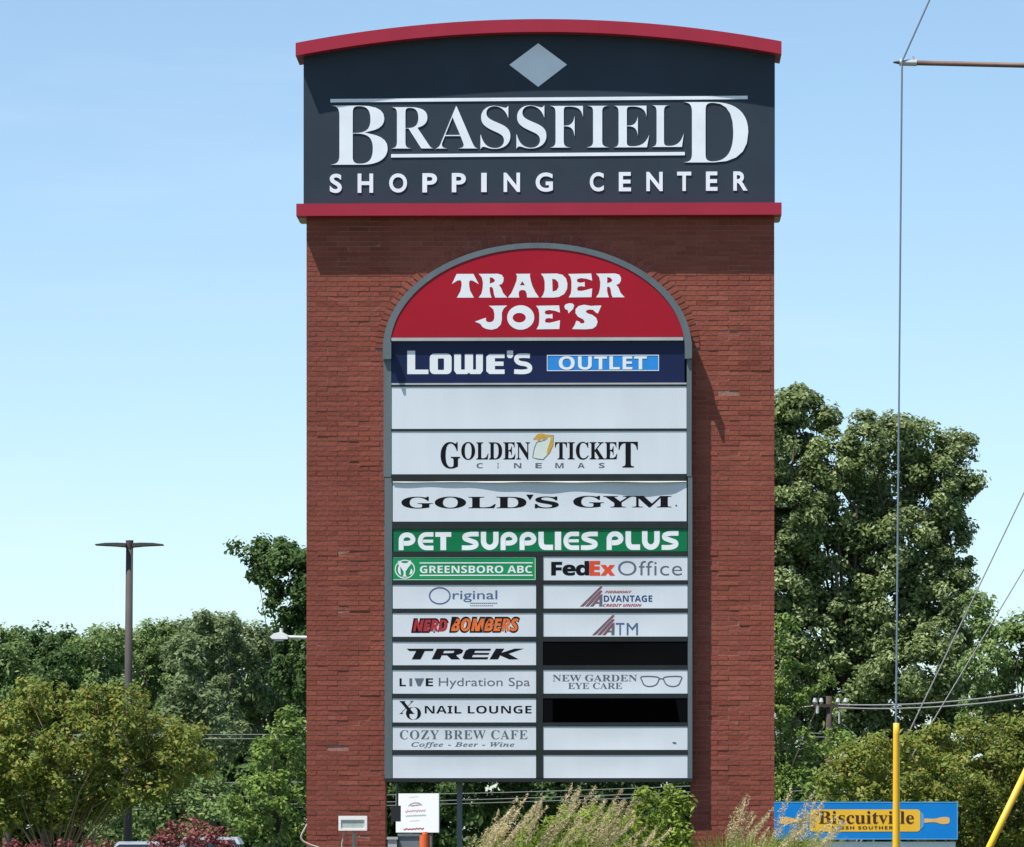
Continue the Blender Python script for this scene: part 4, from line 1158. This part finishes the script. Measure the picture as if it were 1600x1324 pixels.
# tree line at left, every crown its own tree
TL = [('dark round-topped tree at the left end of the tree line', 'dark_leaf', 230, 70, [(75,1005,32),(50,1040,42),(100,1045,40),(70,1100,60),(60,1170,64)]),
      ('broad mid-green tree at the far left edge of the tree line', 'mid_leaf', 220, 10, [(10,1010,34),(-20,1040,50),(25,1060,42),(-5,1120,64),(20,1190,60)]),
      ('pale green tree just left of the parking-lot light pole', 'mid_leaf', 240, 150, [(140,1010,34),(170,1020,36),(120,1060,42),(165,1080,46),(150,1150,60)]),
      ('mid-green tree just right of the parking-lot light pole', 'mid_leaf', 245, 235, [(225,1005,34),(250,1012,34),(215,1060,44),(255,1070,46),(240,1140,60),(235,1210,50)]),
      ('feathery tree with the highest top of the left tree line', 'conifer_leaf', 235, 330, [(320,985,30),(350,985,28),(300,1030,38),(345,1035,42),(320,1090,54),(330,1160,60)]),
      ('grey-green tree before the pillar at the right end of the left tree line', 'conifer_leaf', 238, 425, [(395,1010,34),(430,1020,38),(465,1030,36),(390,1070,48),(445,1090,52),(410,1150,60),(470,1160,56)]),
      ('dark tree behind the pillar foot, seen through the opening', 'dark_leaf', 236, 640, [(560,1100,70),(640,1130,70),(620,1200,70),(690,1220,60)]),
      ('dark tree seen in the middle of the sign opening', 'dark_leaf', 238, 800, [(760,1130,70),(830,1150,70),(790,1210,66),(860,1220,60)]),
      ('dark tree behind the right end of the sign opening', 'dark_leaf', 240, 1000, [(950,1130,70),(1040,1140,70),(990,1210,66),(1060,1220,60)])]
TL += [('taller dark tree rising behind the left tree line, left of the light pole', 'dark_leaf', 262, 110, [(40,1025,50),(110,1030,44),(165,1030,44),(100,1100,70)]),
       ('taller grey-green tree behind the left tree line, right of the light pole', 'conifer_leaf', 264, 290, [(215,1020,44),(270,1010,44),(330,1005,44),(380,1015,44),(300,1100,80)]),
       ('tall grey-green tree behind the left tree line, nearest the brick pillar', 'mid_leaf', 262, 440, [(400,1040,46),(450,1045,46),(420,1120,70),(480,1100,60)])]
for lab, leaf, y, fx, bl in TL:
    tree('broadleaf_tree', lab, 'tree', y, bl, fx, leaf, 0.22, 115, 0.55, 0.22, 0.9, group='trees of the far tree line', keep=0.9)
tree('conifer_tree', 'pale drooping evergreen in front of the feathery tree at left', 'tree', 200,
     [(300,1000,12),(295,1030,20),(290,1060,26),(280,1090,32),(310,1100,28),(275,1130,36),(315,1140,36),(295,1180,46)], 297, 'conifer_leaf', 0.24, 70, 0.4, 0.15, 0.9)
tree('broadleaf_tree', 'bright green young tree close to the left side of the brick pillar', 'tree', 135,
     [(430,1145,28),(460,1130,26),(410,1185,30),(450,1190,36),(385,1240,34),(425,1245,42),(470,1230,40),(375,1290,36),(430,1300,46),(480,1290,40)],
     435, 'light_leaf', 0.145, 140, 0.33, 0.09, 0.9, keep=0.8)
tree('broadleaf_tree', 'low dark shrubby tree behind the trunk of the light pole', 'tree', 150,
     [(260,1230,44),(320,1240,44),(220,1270,40),(290,1290,50),(350,1290,40),(170,1280,50)],
     270, 'mid_leaf', 0.16, 120, 0.4, 0.09, 0.9)
# understorey hedge along the whole far lot edge reads as one dark mass
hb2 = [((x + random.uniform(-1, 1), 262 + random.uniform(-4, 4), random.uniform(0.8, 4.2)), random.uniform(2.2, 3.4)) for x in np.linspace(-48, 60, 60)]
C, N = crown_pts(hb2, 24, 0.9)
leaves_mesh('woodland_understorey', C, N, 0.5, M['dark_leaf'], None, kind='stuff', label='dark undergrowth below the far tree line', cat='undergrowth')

# crape myrtles
tree('crape_myrtle', 'broad olive crape myrtle with bronze tips at lower left', 'tree', 78,
     [(45,1085,26),(90,1105,40),(150,1100,34),(200,1105,34),(20,1130,42),(120,1150,50),(190,1150,48),(245,1150,38),(290,1160,32),(320,1195,22),(270,1195,40),(40,1190,56),(-20,1190,60),(110,1210,56),(190,1215,52),(235,1225,36),(20,1250,52),(90,1265,46),(150,1250,40),(-30,1270,60)],
     75, 'myrtle_leaf', 0.085, 300, 0.17, 0.05, 0.9, 'bark_pale', keep=0.9, stems=4, fork=0.25, fill=2)
tree('crape_myrtle', 'wide olive crape myrtle behind the blue sign at lower right', 'tree', 82,
     [(1330,1185,26),(1370,1170,28),(1300,1215,26),(1350,1215,40),(1420,1175,34),(1470,1165,34),(1520,1150,32),(1570,1150,34),(1610,1150,40),(1420,1225,46),(1490,1210,50),(1560,1200,50),(1620,1210,54),(1300,1255,32),(1370,1262,40),(1450,1270,46),(1520,1265,48),(1580,1270,52),(1650,1260,60),(1530,1310,44),(1600,1320,50)],
     1520, 'myrtle_leaf', 0.085, 300, 0.17, 0.05, 0.9, 'bark_pale', keep=0.9, stems=4, fork=0.25, fill=2)

# red barberry shrubs
def shrub(name, label, cat, y, blobs, fx, leaf, size, dens, clump, group=None, aspect=0.5):
    return tree(name, label, cat, y, blobs, fx, leaf, size, dens, clump, 0.02, 0.8, 'bark', group, keep=0.95, stems=5, fork=0.2, fill=2, aspect=aspect)
shrub('barberry_shrub', 'rounded red-leaved shrub at bottom left nearest the brick pillar', 'shrub', 70,
      [(265,1305,20),(295,1300,22),(320,1302,20),(345,1312,18),(250,1325,22),(300,1330,26),(350,1335,24),(300,1390,40),(300,1450,40)], 300, 'red_leaf', 0.06, 300, 0.11, 'red shrubs')
shrub('barberry_shrub', 'low red-leaved shrub in the bottom left corner', 'shrub', 68,
      [(20,1325,16),(60,1328,16),(100,1326,14),(140,1324,15),(170,1326,12),(60,1360,34),(130,1360,34),(90,1430,46)], 90, 'red_leaf', 0.06, 300, 0.11, 'red shrubs')
# bright green shrub under the cabinet
shrub('green_shrub', 'bright yellow-green leafy shrub against the right brick leg below the cabinet', 'shrub', 58.5,
      [(1010,1250,20),(1045,1248,22),(1068,1260,18),(1000,1285,24),(1040,1290,28),(1065,1310,24),(1020,1330,34),(1030,1400,44)], 1035, 'shrub_leaf', 0.075, 280, 0.10)
shrub('green_shrub', 'low yellow-green shrub in the middle below the cabinet, left of the taller one', 'shrub', 58.2,
      [(850,1288,16),(885,1280,18),(925,1274,18),(960,1280,18),(830,1312,20),(870,1316,26),(920,1316,28),(965,1314,24),(850,1345,34),(930,1345,36),(890,1420,44)], 900, 'shrub_leaf', 0.085, 330, 0.10, aspect=0.24)

# ornamental grass clumps
M['blade'] = leaf_mat('blade', (0.14, 0.22, 0.04), (0.30, 0.39, 0.085), (0.38, 0.42, 0.14), 0.45)
M['plume'] = leaf_mat('plume', (0.50, 0.42, 0.26), (0.72, 0.63, 0.42), None, 0.45, 0.8)
def clump(px, y, topy, label, nblade=420, nplume=22, lean=0.25, spread=0.5, bh=0.82):
    b0 = at(px, HY, y); b0.z = 0
    H = at(0, topy, y).z
    t = thing('ornamental_grass', b0, label, 'grass clump', 'ornamental grass clumps at the sign')
    mb = MB()
    for _ in range(nblade):
        a = random.uniform(0, 2 * PI); o = random.random() * 0.16
        h = H * bh * random.uniform(0.6, 1.0); out = spread * random.uniform(0.25, 1.0)
        dx, dy = math.cos(a), math.sin(a); w = random.uniform(0.006, 0.014)
        px_, py_ = -dy * w, dx * w; n = len(mb.v); segs = 5
        for i in range(segs + 1):
            u = i / segs; r = o + out * u ** 2.0; z = h * (u * 1.12 - 0.16 * u ** 3 * (1 + out))
            ww = 1 - u * 0.85; lx = lean * 0.35 * u * u
            mb.v += [(dx*r + lx + px_*ww, dy*r + py_*ww, z), (dx*r + lx - px_*ww, dy*r - py_*ww, z)]
        for i in range(segs): mb.f.append((n + 2*i, n + 2*i + 1, n + 2*i + 3, n + 2*i + 2))
    mb.build('blades', M['blade'], t, fix=False)
    st = MB(); C = []; N = []
    for _ in range(nplume):
        a = random.uniform(0, 2 * PI); h = H * random.uniform(0.84, 1.0); r = spread * random.uniform(0.2, 0.9)
        bx, by = math.cos(a) * r, math.sin(a) * r
        pts = [Vector((bx * u * u * 0.7 + lean * 1.5 * u ** 4, by * u * u * 0.7, h * (u - 0.035 * u ** 6))) for u in np.linspace(0, 1, 9)]
        st.tube(pts, [0.004, 0.004, 0.004, 0.0035, 0.0035, 0.003, 0.003, 0.002, 0.001], 4, False)
        d0, d1 = pts[-3], pts[-1] + Vector((0.04, 0, 0.01))
        for k in range(150):
            u = random.random(); p = d0.lerp(d1, u); wdt = 0.020 * math.sin(PI * min(1, u * 0.9 + 0.1)) + 0.003
            C.append(p + Vector((random.gauss(0, wdt), random.gauss(0, wdt), random.gauss(0, 0.01)))); N.append(sphere_pts(1)[0])
    st.build('stems', M['blade'], t, fix=False)
    leaves_mesh('plumes', np.array([tuple(c) for c in C]), np.array(N), 0.045, M['plume'], t, 0.22)
CL = [(770, 59.2, 1228, 'tall plumed grass left of the low green shrub, under the cabinet middle'),
      (742, 59.0, 1262, 'shorter plumed grass leftmost of the clumps under the cabinet'),
      (868, 59.1, 1215, 'tallest plumed grass behind the low green shrub, right of cabinet middle'),
      (925, 59.2, 1218, 'plumed grass between the low and the tall green shrubs'),
      (1130, 58.3, 1222, 'plumed grass standing in front of the right brick leg'),
      (1215, 58.2, 1225, 'plumed grass at the outer corner of the right brick leg, before the blue sign'),
      (832, 57.8, 1236, 'plumed grass in front of the left end of the low green shrub'),
      (905, 57.7, 1240, 'plumed grass in front of the middle of the low green shrub'),
      (980, 57.9, 1285, 'low grass at the bottom edge below the tall green shrub')]
for i, (px, y, ty, lab) in enumerate(CL):
    clump(px, y, ty, lab, nblade=650, nplume=(11, 8, 14, 12, 8, 9, 9, 9, 5)[i], spread=0.62)
for px, y, ty, lab in ((1165, 57.6, 1268, 'low green grass tuft at the foot of the right brick leg'), (720, 57.8, 1300, 'low green grass tuft at the bottom edge near the support post'), (1240, 57.8, 1262, 'grass tuft overlapping the left end of the blue sign')):
    clump(px, y, ty, lab, nblade=650, nplume=6, spread=0.50, bh=0.97)
